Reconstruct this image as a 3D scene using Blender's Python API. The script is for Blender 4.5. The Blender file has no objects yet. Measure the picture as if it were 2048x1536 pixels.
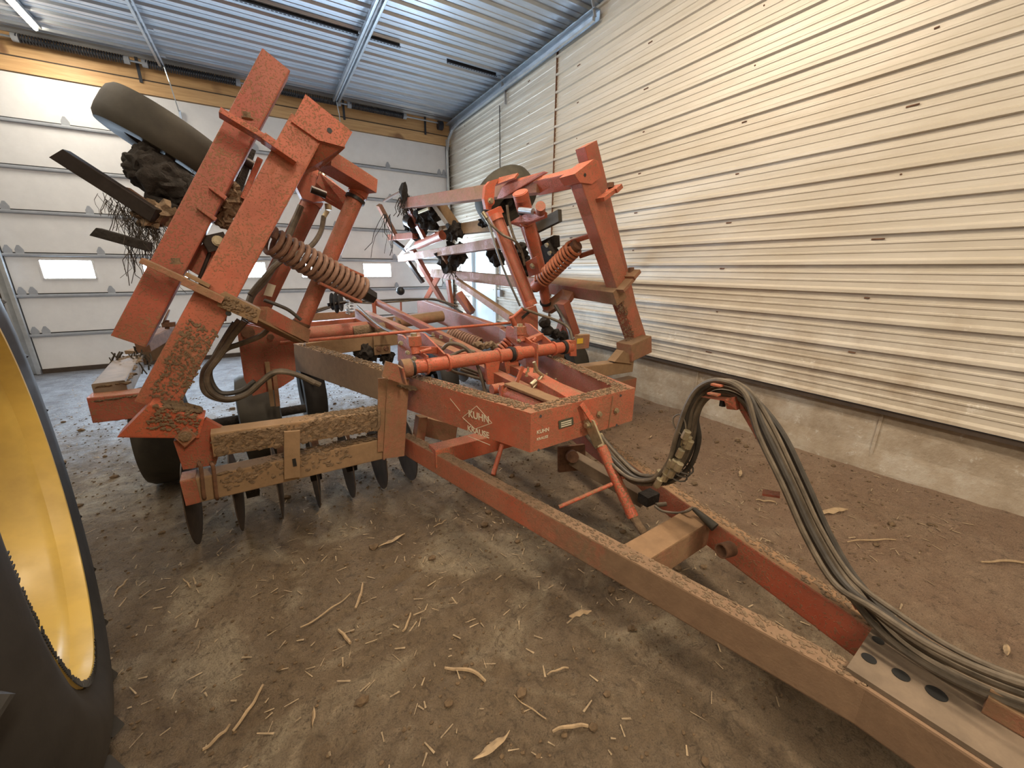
import bpy, bmesh, math, random
from mathutils import Vector as V, Matrix, noise
random.seed(7)
S = bpy.context.scene
COL = S.collection
# ------------------------------------------------------------------ camera (solved from the shed door and wall lines)
F_PX, CAM_H = 784.1, 1.665
YAW, PITCH, ROLL = math.radians(31.503), math.radians(16.379), math.radians(.345)
fw = V((math.sin(YAW)*math.cos(PITCH), math.cos(YAW)*math.cos(PITCH), -math.sin(PITCH)))
rt0 = V((math.cos(YAW), -math.sin(YAW), 0)); up0 = rt0.cross(fw)
rt = rt0*math.cos(ROLL)+up0*math.sin(ROLL); up = up0*math.cos(ROLL)-rt0*math.sin(ROLL)
CAMP = V((0, 0, CAM_H))
cam = bpy.data.cameras.new('camera'); camo = bpy.data.objects.new('camera', cam); COL.objects.link(camo)
cam.sensor_fit = 'HORIZONTAL'; cam.sensor_width = 36; cam.lens = 36*F_PX/2048; cam.clip_start = .02; cam.clip_end = 100
m = Matrix((rt, up, -fw)).transposed().to_4x4(); m.translation = CAMP; camo.matrix_world = m
S.camera = camo
def ray(px, py): return fw+rt*((px-1024)/F_PX)-up*((py-768)/F_PX)
def hitp(px, py, n, d):
    D = ray(px, py); return CAMP+D*((d-n.dot(CAMP))/n.dot(D))
# harrow frame: u = towards the rear, w = to the right of its centre line, z = up
AX = 1.57; _a = math.radians(3)
HU = V((-math.sin(_a), math.cos(_a), 0)); HV = V((math.cos(_a), math.sin(_a), 0)); HZ = V((0, 0, 1))
def H(u, w, z): return HU*u+HV*(w+AX)+HZ*z
def Q(px, py, u): return hitp(px, py, HU, u)          # seen point lying on a cross plane of the harrow
def QW(px, py, w): return hitp(px, py, HV, AX+w)      # ... on a lengthwise plane
def QZ(px, py, z): return hitp(px, py, HZ, z)         # ... on a level plane
LEAN = math.atan(.625); RN = HV*math.cos(LEAN)+HZ*math.sin(LEAN)
def RW(px, py, off=0):                                # ... in the plane of the folded right wing, off = inboard of it
    n = RN; p0 = HV*(AX+2.11)+HZ*.87-n*off; return hitp(px, py, n, n.dot(p0))
# ------------------------------------------------------------------ materials
def mat(name, base, rough=.6, metal=0, spec=.5):
    m = bpy.data.materials.new(name); m.use_nodes = True; b = m.node_tree.nodes['Principled BSDF']
    b.inputs['Base Color'].default_value = (*base, 1); b.inputs['Roughness'].default_value = rough
    b.inputs['Metallic'].default_value = metal; b.inputs['Specular IOR Level'].default_value = spec
    return m
class NT:
    def __init__(s, m): s.t = m.node_tree; s.n = s.t.nodes; s.l = s.t.links; s.b = s.n['Principled BSDF']
    def new(s, t, **k):
        x = s.n.new(t)
        for a, b in k.items(): setattr(x, a, b)
        return x
    def link(s, a, b): s.l.new(a, b)
    def noise(s, scale, detail=4, rough=.6, vec=None, dist=0):
        x = s.new('ShaderNodeTexNoise'); x.inputs['Scale'].default_value = scale; x.inputs['Detail'].default_value = detail
        x.inputs['Roughness'].default_value = rough; x.inputs['Distortion'].default_value = dist
        if vec is not None: s.link(vec, x.inputs['Vector'])
        return x.outputs['Fac']
    def ramp(s, fac, stops, interp='LINEAR'):
        x = s.new('ShaderNodeValToRGB'); x.color_ramp.interpolation = interp; e = x.color_ramp.elements
        while len(e) < len(stops): e.new(.5)
        for i, (p, c) in enumerate(stops):
            e[i].position = p; e[i].color = (*c, 1) if isinstance(c, tuple) else (c, c, c, 1)
        s.link(fac, x.inputs['Fac']); return x.outputs['Color']
    def mix(s, f, a, b, mode='MIX'):
        x = s.new('ShaderNodeMix', data_type='RGBA', blend_type=mode)
        for sock, v in ((x.inputs[0], f), (x.inputs[6], a), (x.inputs[7], b)):
            if isinstance(v, (int, float)): sock.default_value = v
            elif isinstance(v, tuple): sock.default_value = (*v, 1)
            else: s.link(v, sock)
        return x.outputs[2]
    def math(s, op, a, b=0, c=0, clamp=False):
        x = s.new('ShaderNodeMath', operation=op, use_clamp=clamp)
        for i, v in enumerate((a, b, c)):
            if isinstance(v, (int, float)): x.inputs[i].default_value = v
            else: s.link(v, x.inputs[i])
        return x.outputs[0]
    def bump(s, h, strength=.3, dist=.01):
        x = s.new('ShaderNodeBump'); x.inputs['Strength'].default_value = strength; x.inputs['Distance'].default_value = dist
        s.link(h, x.inputs['Height']); s.link(x.outputs['Normal'], s.b.inputs['Normal'])
    def obj(s): return s.new('ShaderNodeTexCoord').outputs['Object']
    def nz(s):
        g = s.new('ShaderNodeNewGeometry'); x = s.new('ShaderNodeSeparateXYZ'); s.link(g.outputs['True Normal'], x.inputs[0]); return x.outputs['Z']
MUD = (.23, .145, .075); MUD2 = (.13, .08, .042)
def paint(name, base, mud, rough=.48, splat=.7, mudc=MUD, up=.16, film=.3, ramp_y=None):
    """painted steel: a film of dust, dried mud as soft patches and fine spatter, a little thicker on what faces up"""
    m = mat(name, base, rough); t = NT(m); o = t.obj()
    big = t.noise(2.6, 6, .62, o, .3); fine = t.noise(24, 6, .72, o); spk = t.noise(95, 2, .5, o); clump = t.noise(4.5, 3, .5, o)
    upf = t.math('MULTIPLY', t.math('MAXIMUM', t.nz(), 0), up)
    v = t.math('ADD', t.math('ADD', t.math('MULTIPLY', big, .60), t.math('MULTIPLY', fine, .42)), upf)
    sz = t.new('ShaderNodeSeparateXYZ'); t.link(o, sz.inputs[0])          # thrown-up mud thins out with height
    v = t.math('ADD', v, t.math('MULTIPLY', t.math('SUBTRACT', 1.75, sz.outputs['Z'], clamp=True), .06))
    if ramp_y:   # tractor tyres throw mud on the hitch end
        v = t.math('ADD', v, t.math('MULTIPLY', t.math('MULTIPLY', t.math('SUBTRACT', ramp_y, sz.outputs['Y']), 1.6, clamp=True), .34))
    lo = 1.0-mud+.03
    f = t.ramp(v, [(max(lo-.10, 0), 0.0), (min(lo+.12, 1), .92)])
    sv = t.math('ADD', spk, t.math('MULTIPLY', t.math('SUBTRACT', clump, .5), .30))
    sv = t.math('ADD', sv, t.math('MULTIPLY', upf, .25))
    sp = t.ramp(sv, [(.565, 0.0), (.60, splat)])
    fac = t.math('MAXIMUM', f, sp)
    tone = t.ramp(t.noise(7, 4, .6, o), [(.3, tuple(c*.80 for c in base)), (.7, tuple(min(c*1.15, 1) for c in base))])
    mc = t.mix(t.noise(16, 5, .65, o), tuple(c*.62 for c in mudc), tuple(min(1, c*1.35) for c in mudc))
    dust = t.mix(t.ramp(big, [(.30, film*.4), (.72, film*1.5)]), tone, (.40, .25, .155))
    t.link(t.mix(fac, dust, mc), t.b.inputs['Base Color'])
    t.link(t.ramp(fac, [(0, rough), (1, .95)]), t.b.inputs['Roughness'])
    t.bump(t.math('ADD', t.math('MULTIPLY', fac, 1.0), t.math('MULTIPLY', fine, .6)), .6, .007)
    return m
RED = (.32, .050, .026)
M = {}
M['red'] = paint('red_paint', RED, .30, film=.22)
M['red_dusty'] = paint('dusty_red_paint', (.42, .082, .042), .38, film=.26)
M['red_muddy'] = paint('muddy_red_paint', RED, .50, splat=.8, film=.4)
M['mud_beam'] = paint('mud_caked_paint', (.36, .085, .04), .70, splat=.9, mudc=(.245, .16, .085), film=.7)
M['tongue_red'] = paint('tongue_red_paint', (.40, .062, .028), .30, film=.3, up=.55)
M['plate_brown'] = None
M['tongue_left'] = paint('tongue_paint_mud_thrown', (.40, .062, .028), .30, splat=.6, mudc=(.20, .135, .08), film=.35, up=.5, ramp_y=1.6)
M['jack_red'] = paint('jack_red_paint', (.45, .07, .03), .24, film=.15, splat=.9)
M['red_clean'] = paint('bright_red_paint', (.47, .076, .032), .27, rough=.46, up=.12, film=.22)
def simple(name, base, rough, var=.3, scale=12, metal=0, bump=.2, dist=.004):
    m = mat(name, base, rough, metal); t = NT(m); n = t.noise(scale, 5, .65, t.obj())
    t.link(t.ramp(n, [(.25, tuple(c*(1-var) for c in base)), (.75, tuple(min(1, c*(1+var)) for c in base))]), t.b.inputs['Base Color'])
    t.bump(n, bump, dist); return m
M['rubber'] = simple('black_rubber', (.022, .020, .018), .62, .4, 9, bump=.3)
M['tire_old'] = simple('dusty_rubber', (.038, .032, .022), .72, .45, 6, bump=.3)
M['hose'] = simple('dusty_hose', (.115, .09, .062), .6, .55, 14, bump=.4)
M['hose_black'] = simple('black_hose', (.05, .043, .035), .5, .4, 20)
M['steel_dark'] = simple('dark_worn_steel', (.035, .026, .022), .42, .4, 14, .6)
M['blade'] = simple('brown_worn_blade', (.075, .055, .042), .45, .5, 9, .4)
M['rust'] = simple('rusty_steel', (.13, .062, .032), .8, .5, 22, bump=.5)
M['spring'] = simple('orange_brown_spring', (.36, .12, .055), .55, .35, 30)
M['spring_dull'] = simple('dust_brown_spring', (.22, .125, .085), .7, .35, 22)
M['plate_brown'] = simple('dusty_brown_plate', (.17, .125, .085), .8, .4, 6, bump=.3)
M['zinc'] = simple('yellow_zinc', (.42, .36, .24), .42, .3, 30, .7)
M['mud'] = simple('dried_mud', (.19, .127, .075), .98, .45, 30, bump=1, dist=.02)
M['mud_spatter'] = simple('brown_mud_spatter', (.115, .075, .04), .98, .5, 40, bump=.6)
M['mud_dark'] = simple('dark_mud', (.024, .019, .015), .98, .5, 28, bump=1, dist=.02)
M['tire_olive'] = simple('olive_dusty_rubber', (.045, .038, .024), .8, .4, 8, bump=.3)
M['straw_dull'] = simple('dull_straw', (.29, .215, .13), .85, .5, 15)
M['root'] = simple('dark_roots', (.045, .035, .025), .95, .5, 20)
M['husk'] = simple('pale_corn_husk', (.33, .235, .135), .8, .35, 25)
M['galv'] = simple('galvanised_steel', (.40, .44, .48), .34, .2, 7, .75, .05)
M['track_steel'] = simple('grey_track_steel', (.50, .54, .58), .3, .18, 8, .7, .05)
M['spring_black'] = simple('oiled_black_spring', (.03, .032, .04), .5, .3, 20, .3)
M['wood'] = None
M['decal'] = mat('pale_decal', (.66, .60, .46), .6)
M['decal_dark'] = mat('grey_green_plate', (.075, .075, .05), .5)
M['decal_y'] = mat('yellow_label', (.62, .40, .03), .6)
M['black'] = mat('black_part', (.012, .012, .012), .5)
M['seal'] = simple('brown_rubber_seal', (.05, .035, .025), .8)
M['yellow_rim'] = None
# yellow rim
m = mat('yellow_wheel_paint', (.66, .43, .10), .38); t = NT(m); o = t.obj(); n = t.noise(3.2, 5, .6, o); n2 = t.noise(30, 4, .6, o)
dirt = t.ramp(n, [(.42, 0.0), (.72, .65)])
t.link(t.mix(dirt, (.66, .47, .12), (.32, .22, .07)), t.b.inputs['Base Color']); t.link(t.ramp(dirt, [(0, .36), (1, .7)]), t.b.inputs['Roughness']); t.bump(n2, .12, .003)
M['yellow_rim'] = m
# timber header
m = mat('pine_timber', (.55, .34, .15), .6); t = NT(m); o = t.obj()
mp = t.new('ShaderNodeMapping'); mp.inputs['Scale'].default_value = (.7, 8, 9); t.link(o, mp.inputs[0])
n = t.noise(3, 6, .6, mp.outputs[0], .6); k = t.noise(2.2, 1, .4, o)
t.link(t.mix(t.ramp(k, [(.70, 0.0), (.76, .8)]), t.ramp(n, [(.3, (.62, .40, .19)), (.7, (.44, .26, .11))]), (.16, .07, .03)), t.b.inputs['Base Color'])
M['wood'] = m
# right wall siding: dusty cream steel
m = mat('cream_wall_steel', (.50, .43, .33), .42, .12); t = NT(m); o = t.obj()
mp = t.new('ShaderNodeMapping'); mp.inputs['Scale'].default_value = (1, .45, 5); t.link(o, mp.inputs[0])
n = t.noise(2.2, 6, .7, mp.outputs[0]); n2 = t.noise(3.1, 7, .72, o); n3 = t.noise(22, 3, .6, o)
base = t.ramp(n, [(.3, (.50, .445, .355)), (.7, (.63, .58, .495))])
sep = t.new('ShaderNodeSeparateXYZ'); t.link(o, sep.inputs[0])
low = t.math('SUBTRACT', 1, t.math('MULTIPLY', t.math('SUBTRACT', sep.outputs['Z'], .5), .75), clamp=True)   # dirt splashed on the lower wall
dirt = t.math('MULTIPLY', t.ramp(n2, [(.45, 0.0), (.68, .75)]), low)
scr = t.math('MULTIPLY', t.ramp(t.noise(7, 6, .8, o), [(.62, 0.0), (.66, .8)]), low)
c = t.mix(dirt, base, (.30, .22, .14)); c = t.mix(scr, c, (.72, .69, .62))
spots = t.ramp(n3, [(.76, 0.0), (.80, .3)])
t.link(t.mix(spots, c, (.25, .17, .10)), t.b.inputs['Base Color']); t.bump(n, .12, .004)
M['wall'] = m
# ceiling steel
m = mat('ceiling_liner_steel', (.47, .52, .58), .36, .65); t = NT(m); o = t.obj()
mp = t.new('ShaderNodeMapping'); mp.inputs['Scale'].default_value = (.5, 3, 1); t.link(o, mp.inputs[0]); n = t.noise(2.5, 6, .7, mp.outputs[0])
t.link(t.ramp(n, [(.3, (.36, .41, .47)), (.7, (.55, .60, .66))]), t.b.inputs['Base Color']); t.link(t.ramp(n, [(.3, .42), (.7, .28)]), t.b.inputs['Roughness'])
M['ceiling'] = m
M['door'] = simple('white_door_skin', (.66, .66, .66), .5, .06, 5, bump=.04)
M['door_grey'] = simple('grey_door_edge', (.30, .32, .35), .5, .15, 8)
M['side_door'] = simple('pale_side_door', (.62, .70, .74), .45, .08, 4, bump=.03)
# concrete
m = mat('stained_concrete', (.36, .31, .24), .9); t = NT(m); o = t.obj(); n = t.noise(2.4, 8, .7, o); n2 = t.noise(9, 6, .7, o)
c = t.ramp(n, [(.3, (.24, .185, .125)), (.5, (.37, .31, .235)), (.72, (.50, .47, .41))])
t.link(t.mix(t.ramp(n2, [(.6, 0.0), (.68, .6)]), c, (.60, .58, .53)), t.b.inputs['Base Color']); t.bump(n2, .6, .02)
M['concrete'] = m
# dirt floor: brown soil, dark blotches painted in for weak bump shading, pale concrete with window light painted in towards the door
m = mat('dirt_floor', (.2, .14, .09), .92); t = NT(m); o = t.obj(); sep = t.new('ShaderNodeSeparateXYZ'); t.link(o, sep.inputs[0])
n = t.noise(.9, 7, .66, o, .4); n2 = t.noise(5, 8, .72, o); n3 = t.noise(40, 5, .7, o); n4 = t.noise(1.7, 5, .6, o, 1.2)
soil = t.ramp(n, [(.32, (.15, .098, .055)), (.5, (.255, .178, .102)), (.68, (.36, .262, .162))])
soil = t.mix(t.ramp(n2, [(.38, .0), (.62, .75)]), soil, (.36, .268, .17))
soil = t.mix(t.ramp(n4, [(.50, 0.0), (.62, .7)]), soil, (.56, .46, .31))
nm = t.noise(19, 8, .78, o, .8); soil = t.mix(t.ramp(nm, [(.54, 0.0), (.62, .55)]), soil, (.090, .060, .036)); soil = t.mix(t.ramp(nm, [(.36, .5), (.44, .0)]), soil, (.36, .28, .19))
# redder, smoother dust along the right wall
rx = t.math('MULTIPLY', t.math('SUBTRACT', t.math('ADD', sep.outputs['X'], t.math('MULTIPLY', n, 1.4)), 2.5), 1.1, clamp=True)
soil = t.mix(t.math('MULTIPLY', rx, .7), soil, t.mix(n2, (.36, .215, .13), (.54, .36, .24)))
# pale wet concrete near the overhead door, reflected window light put into its bluish tone
ry = t.math('MULTIPLY', t.math('SUBTRACT', t.math('ADD', sep.outputs['Y'], t.math('MULTIPLY', n2, 3.4)), 5.9), .5, clamp=True)
lit_slab = t.mix(t.ramp(n2, [(.3, 0.0), (.7, 1.0)]), (.16, .155, .16), (.44, .45, .48))
soil = t.mix(ry, soil, lit_slab)
soil = t.mix(t.ramp(n3, [(.58, 0.0), (.70, .6)]), soil, (.05, .034, .022))
soil = t.mix(t.ramp(t.noise(13, 7, .75, o, .5), [(.56, 0.0), (.66, .5)]), soil, (.055, .038, .025))  # dark blotches painted in where bump shading comes out flat
soil = t.mix(t.ramp(t.noise(160, 3, .7, o), [(.44, .0), (.64, .4)]), soil, (.07, .047, .03))
t.link(soil, t.b.inputs['Base Color']); t.link(t.ramp(ry, [(0, .95), (1, .42)]), t.b.inputs['Roughness'])
t.bump(t.math('ADD', t.math('MULTIPLY', n2, .9), t.math('ADD', t.math('MULTIPLY', n3, .5), t.math('MULTIPLY', nm, -1.2))), 1.0, .045)
M['floor'] = m
def emis(name, col, st):
    m = bpy.data.materials.new(name); m.use_nodes = True; nt = m.node_tree; b = nt.nodes['Principled BSDF']
    b.inputs['Base Color'].default_value = (.8, .8, .8, 1); b.inputs['Emission Color'].default_value = (*col, 1); b.inputs['Emission Strength'].default_value = st
    return m
M['daylight'] = emis('daylit_window', (.80, .92, 1.0), 16)
M['tube'] = emis('lit_tube', (1.0, .86, .66), 40)
# ------------------------------------------------------------------ mesh helpers
def link(name, bm, material, parent=None, kind=None, smooth=False):
    me = bpy.data.meshes.new(name); bm.normal_update(); bm.to_mesh(me); bm.free()
    o = bpy.data.objects.new(name, me); COL.objects.link(o); me.materials.append(material if not isinstance(material, str) else M[material])
    if smooth:
        for p in me.polygons: p.use_smooth = True
        try: me.set_sharp_from_angle(angle=math.radians(38))
        except Exception: pass
    if parent is not None:
        o.parent = parent
        pw = parent['_w'] if '_w' in parent.keys() else None
        if pw is not None: o.matrix_parent_inverse = Matrix.Translation(-V(pw))
    if kind: o['kind'] = kind
    return o
def thing(name, label, cat, loc=(0, 0, 0), group=None):
    o = bpy.data.objects.new(name, None); COL.objects.link(o); o.location = loc; o['_w'] = tuple(loc)
    o['label'] = label; o['category'] = cat
    if group: o['group'] = group
    return o
def tag(o, label, cat, group=None):
    o['label'] = label; o['category'] = cat
    if group: o['group'] = group
    return o
def basis(p0, p1, ref):
    d = (p1-p0).normalized(); s = d.cross(ref)
    if s.length < 1e-4: s = d.cross(V((1, .3, 0)))
    s.normalize(); n = s.cross(d).normalized(); return d, s, n
def add_box(bm, c, sx, sy, sz, R=None):
    vs = []
    for x in (-.5, .5):
        for y in (-.5, .5):
            for z in (-.5, .5):
                p = V((x*sx, y*sy, z*sz)); p = R @ p if R else p; vs.append(bm.verts.new(p+V(c)))
    for f in ((0, 1, 3, 2), (4, 6, 7, 5), (0, 4, 5, 1), (2, 3, 7, 6), (0, 2, 6, 4), (1, 5, 7, 3)): bm.faces.new([vs[i] for i in f])
    return bm
def add_beam(bm, p0, p1, w, h, ref=HZ, bev=.006, hollow=0, cut0=0, cut1=0, w1=None, h1=None):
    """box section from p0 to p1; h is along ref, w across it; cut = slanted end"""
    p0, p1 = V(p0), V(p1); d, s, n = basis(p0, p1, V(ref)); q = []
    w1 = w1 or w; h1 = h1 or h
    for p, ct, ww, hh in ((p0, cut0, w, h), (p1, cut1, w1, h1)):
        q.append([bm.verts.new(p+s*(a*ww/2)+n*(b*hh/2)+d*(ct*b)) for a, b in ((-1, -1), (1, -1), (1, 1), (-1, 1))])
    fs = [bm.faces.new([q[0][i], q[0][(i+1) % 4], q[1][(i+1) % 4], q[1][i]]) for i in range(4)]
    caps = [bm.faces.new(q[0][::-1]), bm.faces.new(q[1])]
    if bev:
        es = set()
        for f in fs:
            for e in f.edges: es.add(e)
        long = [e for e in es if abs((e.verts[0].co-e.verts[1].co).normalized().dot(d)) > .7]
        bmesh.ops.bevel(bm, geom=long, offset=bev, segments=2, profile=.6, affect='EDGES')
    if hollow:
        cs = [f for f in caps if f.is_valid]
        r = bmesh.ops.inset_region(bm, faces=cs, thickness=hollow, use_even_offset=True)
        for f in cs:
            nn = f.normal.copy(); f.normal_update(); nn = f.normal.copy()
            bmesh.ops.translate(bm, verts=list(f.verts), vec=-nn*.12)
    return bm
def frame_of(d):
    d = V(d).normalized(); a = V((0, 0, 1)) if abs(d.z) < .9 else V((1, 0, 0)); s = d.cross(a).normalized(); return d, s, s.cross(d)
def add_cyl(bm, p0, p1, r0, r1=None, seg=20, cap=True, hole=0):
    p0, p1 = V(p0), V(p1); r1 = r0 if r1 is None else r1; d, s, n = frame_of(p1-p0)
    def ring(p, r): return [bm.verts.new(p+(s*math.cos(2*math.pi*i/seg)+n*math.sin(2*math.pi*i/seg))*r) for i in range(seg)]
    a, b = ring(p0, r0), ring(p1, r1)
    for i in range(seg): bm.faces.new([a[i], b[i], b[(i+1) % seg], a[(i+1) % seg]])
    if hole:
        c, e = ring(p0, r0*hole), ring(p1, r1*hole)
        for i in range(seg):
            j = (i+1) % seg
            bm.faces.new([c[j], e[j], e[i], c[i]]); bm.faces.new([a[j], c[j], c[i], a[i]]); bm.faces.new([b[i], e[i], e[j], b[j]])
    elif cap: bm.faces.new(a); bm.faces.new(b[::-1])
    return bm
_ico = {}
def ico(sub):
    if sub not in _ico:
        b = bmesh.new(); bmesh.ops.create_icosphere(b, subdivisions=sub, radius=1)
        _ico[sub] = ([v.co.copy() for v in b.verts], [[v.index for v in f.verts] for f in b.faces]); b.free()
    return _ico[sub]
def add_sph(bm, c, r, sq=(1, 1, 1), sub=2, jit=0, seed=0, axes=None):
    vs, fs = ico(sub); c = V(c); o = V((seed*3.1, seed, 0)); out = []
    for co in vs:
        k = r*(1+jit*noise.noise(co*2.3+o)); q = V((co.x*sq[0]*k, co.y*sq[1]*k, co.z*sq[2]*k))
        if axes: q = axes[0]*q.x+axes[1]*q.y+axes[2]*q.z
        out.append(bm.verts.new(q+c))
    for f in fs: bm.faces.new([out[i] for i in f])
def smooth_path(pts, n=8):
    pts = [V(p) for p in pts]; P = [pts[0]*2-pts[1]]+pts+[pts[-1]*2-pts[-2]]; out = []
    for i in range(1, len(P)-2):
        for k in range(n):
            t = k/n; a, b, c, d = P[i-1:i+3]
            out.append(.5*((2*b)+(c-a)*t+(2*a-5*b+4*c-d)*t*t+(3*b-3*c+d-a)*t**3))
    out.append(pts[-1]); return out
def add_tube(bm, pts, r, seg=8, closed=False, cap=True):
    pts = [V(p) for p in pts]; n = len(pts); rings = []
    d0 = (pts[1]-pts[0]).normalized(); _, s, nn = frame_of(d0)
    for i, p in enumerate(pts):
        d = (pts[min(i+1, n-1)]-pts[max(i-1, 0)]).normalized()
        s = (s-d*s.dot(d)).normalized(); nn = s.cross(d)
        rr = r(i/(n-1)) if callable(r) else r
        rings.append([bm.verts.new(p+(s*math.cos(2*math.pi*k/seg)+nn*math.sin(2*math.pi*k/seg))*rr) for k in range(seg)])
    for a, b in zip(rings, rings[1:]):
        for k in range(seg): bm.faces.new([a[k], a[(k+1) % seg], b[(k+1) % seg], b[k]])
    if cap: bm.faces.new(rings[0][::-1]); bm.faces.new(rings[-1])
    return bm
def spring_pts(p0, p1, r, coils, per=14, r1=None):
    p0, p1 = V(p0), V(p1); d, s, n = frame_of(p1-p0); r1 = r1 or r; N = int(coils*per)
    return [p0.lerp(p1, i/N)+(s*math.cos(i*2*math.pi/per)+n*math.sin(i*2*math.pi/per))*(r+(r1-r)*i/N) for i in range(N+1)]
def add_plate(bm, pts, th, normal=None):
    pts = [V(p) for p in pts]
    nn = V(normal).normalized() if normal is not None else (pts[1]-pts[0]).cross(pts[2]-pts[0]).normalized()
    a = [bm.verts.new(p-nn*th/2) for p in pts]; b = [bm.verts.new(p+nn*th/2) for p in pts]; k = len(pts)
    bm.faces.new(a[::-1]); bm.faces.new(b)
    for i in range(k): bm.faces.new([a[i], a[(i+1) % k], b[(i+1) % k], b[i]])
    bmesh.ops.recalc_face_normals(bm, faces=bm.faces[:])
    return bm
def B(): return bmesh.new()
def beam(name, par, p0, p1, w, h, mt='red', ref=HZ, **k):
    return link(name, add_beam(B(), p0, p1, w, h, ref, **k), mt, par)
def cyl(name, par, p0, p1, r, mt='red', r1=None, seg=20, **k):
    return link(name, add_cyl(B(), p0, p1, r, r1, seg, **k), mt, par, smooth=True)
def plate(name, par, pts, th, mt='red', normal=None):
    return link(name, add_plate(B(), pts, th, normal), mt, par)
def tube(name, par, pts, r, mt='hose', sm=8, seg=8, kind=None):
    return link(name, add_tube(B(), smooth_path(pts, sm) if sm else pts, r, seg), mt, par, kind, smooth=True)
def spring(name, par, p0, p1, r, coils, wire, mt='spring', r1=None):
    return link(name, add_tube(B(), spring_pts(p0, p1, r, coils, r1=r1), wire, 7), mt, par, smooth=True)
def bolt(par, p, d, r=.016, l=.02, mt='zinc', name='bolt'):
    p = V(p); d = V(d).normalized(); bm = add_cyl(B(), p, p+d*l*.25, r*1.35, seg=14); add_cyl(bm, p+d*l*.25, p+d*l, r, seg=6)
    return link(name, bm, mt, par)
def crumbs(name, par, p0, p1, w, n, size=.012, mt='mud_spatter', lift=0, ref=HZ):
    """dried clods lying on top of a member"""
    p0, p1 = V(p0), V(p1); d, s, nn = basis(p0, p1, V(ref)); bm = B()
    for i in range(n):
        p = p0.lerp(p1, random.random())+s*((random.random()-.5)*w)+nn*lift; r = size*(.4+random.random()*1.1)
        add_sph(bm, p, r, (1+random.random()*.8, 1, .5), 1, .6, i, (d, s, nn) if i % 2 else ((d+s).normalized(), (d-s).normalized(), nn))
    return link(name, bm, mt, par, 'stuff')
def roots(name, par, c, n, spread, length, mt='root', r=.0016):
    bm = B(); c = V(c)
    for i in range(n):
        a = c+V((random.uniform(-1, 1)*spread, random.uniform(-1, 1)*spread, random.uniform(-.4, .4)*spread)); pts = [a]
        L = length*(.3+random.random()); dr = V((random.uniform(-.35, .35), random.uniform(-.35, .35), -1))
        for k in range(4): pts.append(pts[-1]+(dr+V((random.uniform(-.6, .6), random.uniform(-.6, .6), random.uniform(-.3, .3))))*L/4)
        add_tube(bm, pts, r*(.5+random.random()), 4)
    return link(name, bm, mt, par, 'stuff')
# ================================================================== SETTING
XW, YD, ZC, XL, YF = 3.975, 9.2, 4.78, -7.4, -5.6
# ---- floor: uneven dirt
def floor_z(x, y):
    z = .022*noise.noise(V((x*.9, y*.9, 3)))+.014*noise.noise(V((x*3.1, y*3.1, 9)))+.006*noise.noise(V((x*11, y*11, 1)))
    k = max(0, min(1, (x-2.9)/1.2)); z += k*k*(3-2*k)*(.05+.09*max(0, min(1, (4-y)/4)))
    if y > 6.5: z *= max(0, 1-(y-6.5)/1.6)*.8+.2
    # tyre lug prints running towards the camera
    lx = (x-.62+.05*y)
    if -.30 < lx < .30 and -1 < y < 2.0:
        f = math.sin((y+abs(lx)*.35)*2*math.pi/.155); z += -.022*max(0, f)*(1-abs(lx)/.34)
    return z-.012
bm = B()
def grid(x0, x1, y0, y1, nx, ny):
    g = [[bm.verts.new((x0+(x1-x0)*i/nx, y0+(y1-y0)*j/ny, floor_z(x0+(x1-x0)*i/nx, y0+(y1-y0)*j/ny))) for i in range(nx+1)] for j in range(ny+1)]
    for j in range(ny):
        for i in range(nx): bm.faces.new([g[j][i], g[j][i+1], g[j+1][i+1], g[j+1][i]])
grid(XL-.1, -1.6, YF, YD+.15, 60, 150); grid(-1.6, 4.6, YF, 0, 80, 50); grid(-1.6, 4.6, 0, 4.2, 270, 200); grid(-1.6, 4.6, 4.2, YD+.15, 150, 110)
bmesh.ops.remove_doubles(bm, verts=bm.verts[:], dist=.0005)
link('floor', bm, 'floor', kind='structure', smooth=True)
# ---- right wall: ribbed steel liner with level ribs
PITCHZ = .2155; Z0 = .63
def profile(z0, z1):
    P = []; k = 0
    def add(z, d):
        if z0 <= z <= z1: P.append((z, d))
    while True:
        z = Z0+PITCHZ*k
        if z > z1: break
        for dz, d in ((0, .0), (.006, .026), (.030, .026), (.048, .0), (.088, .0), (.093, .0065), (.104, .0065), (.109, 0), (.149, 0), (.154, .0065), (.165, .0065), (.170, 0)): add(z+dz, d)
        k += 1
    P.append((z1, 0)); return P
bm = B(); pr = profile(Z0, ZC)
ys = [YF, 1.9, 5.3, 6.89, 7.06, 8.2, YD+.1]
rows = []
for y in ys: rows.append([bm.verts.new((XW-d, y, z)) for z, d in pr])
for i, (a, b) in enumerate(zip(rows, rows[1:])):
    for k in range(len(pr)-1):
        if ys[i] == 7.06 and pr[k+1][0] < 2.12: continue
        bm.faces.new([a[k], a[k+1], b[k+1], b[k]])
wr = link('wall_right', bm, 'wall', kind='structure')
# lap seams and fastener heads of the liner
bm = B()
for y in (5.3, 1.9-3.4, -3.2): add_box(bm, (XW-.0135, y, 2.7), .027, .005, 4.1)
link('sheet_lap', bm, 'rust', wr)
bm = B()
for j in range(9):
    for k in range(1, 19):
        if (j+k) % 2 == 0: add_cyl(bm, (XW, -1.2+j*1.2+random.random()*.08, Z0+PITCHZ*k-.028), (XW-.007, -1.2+j*1.2, Z0+PITCHZ*k-.028), .007, .005, 8)
link('screw_heads', bm, 'rust', wr, 'stuff')
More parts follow.
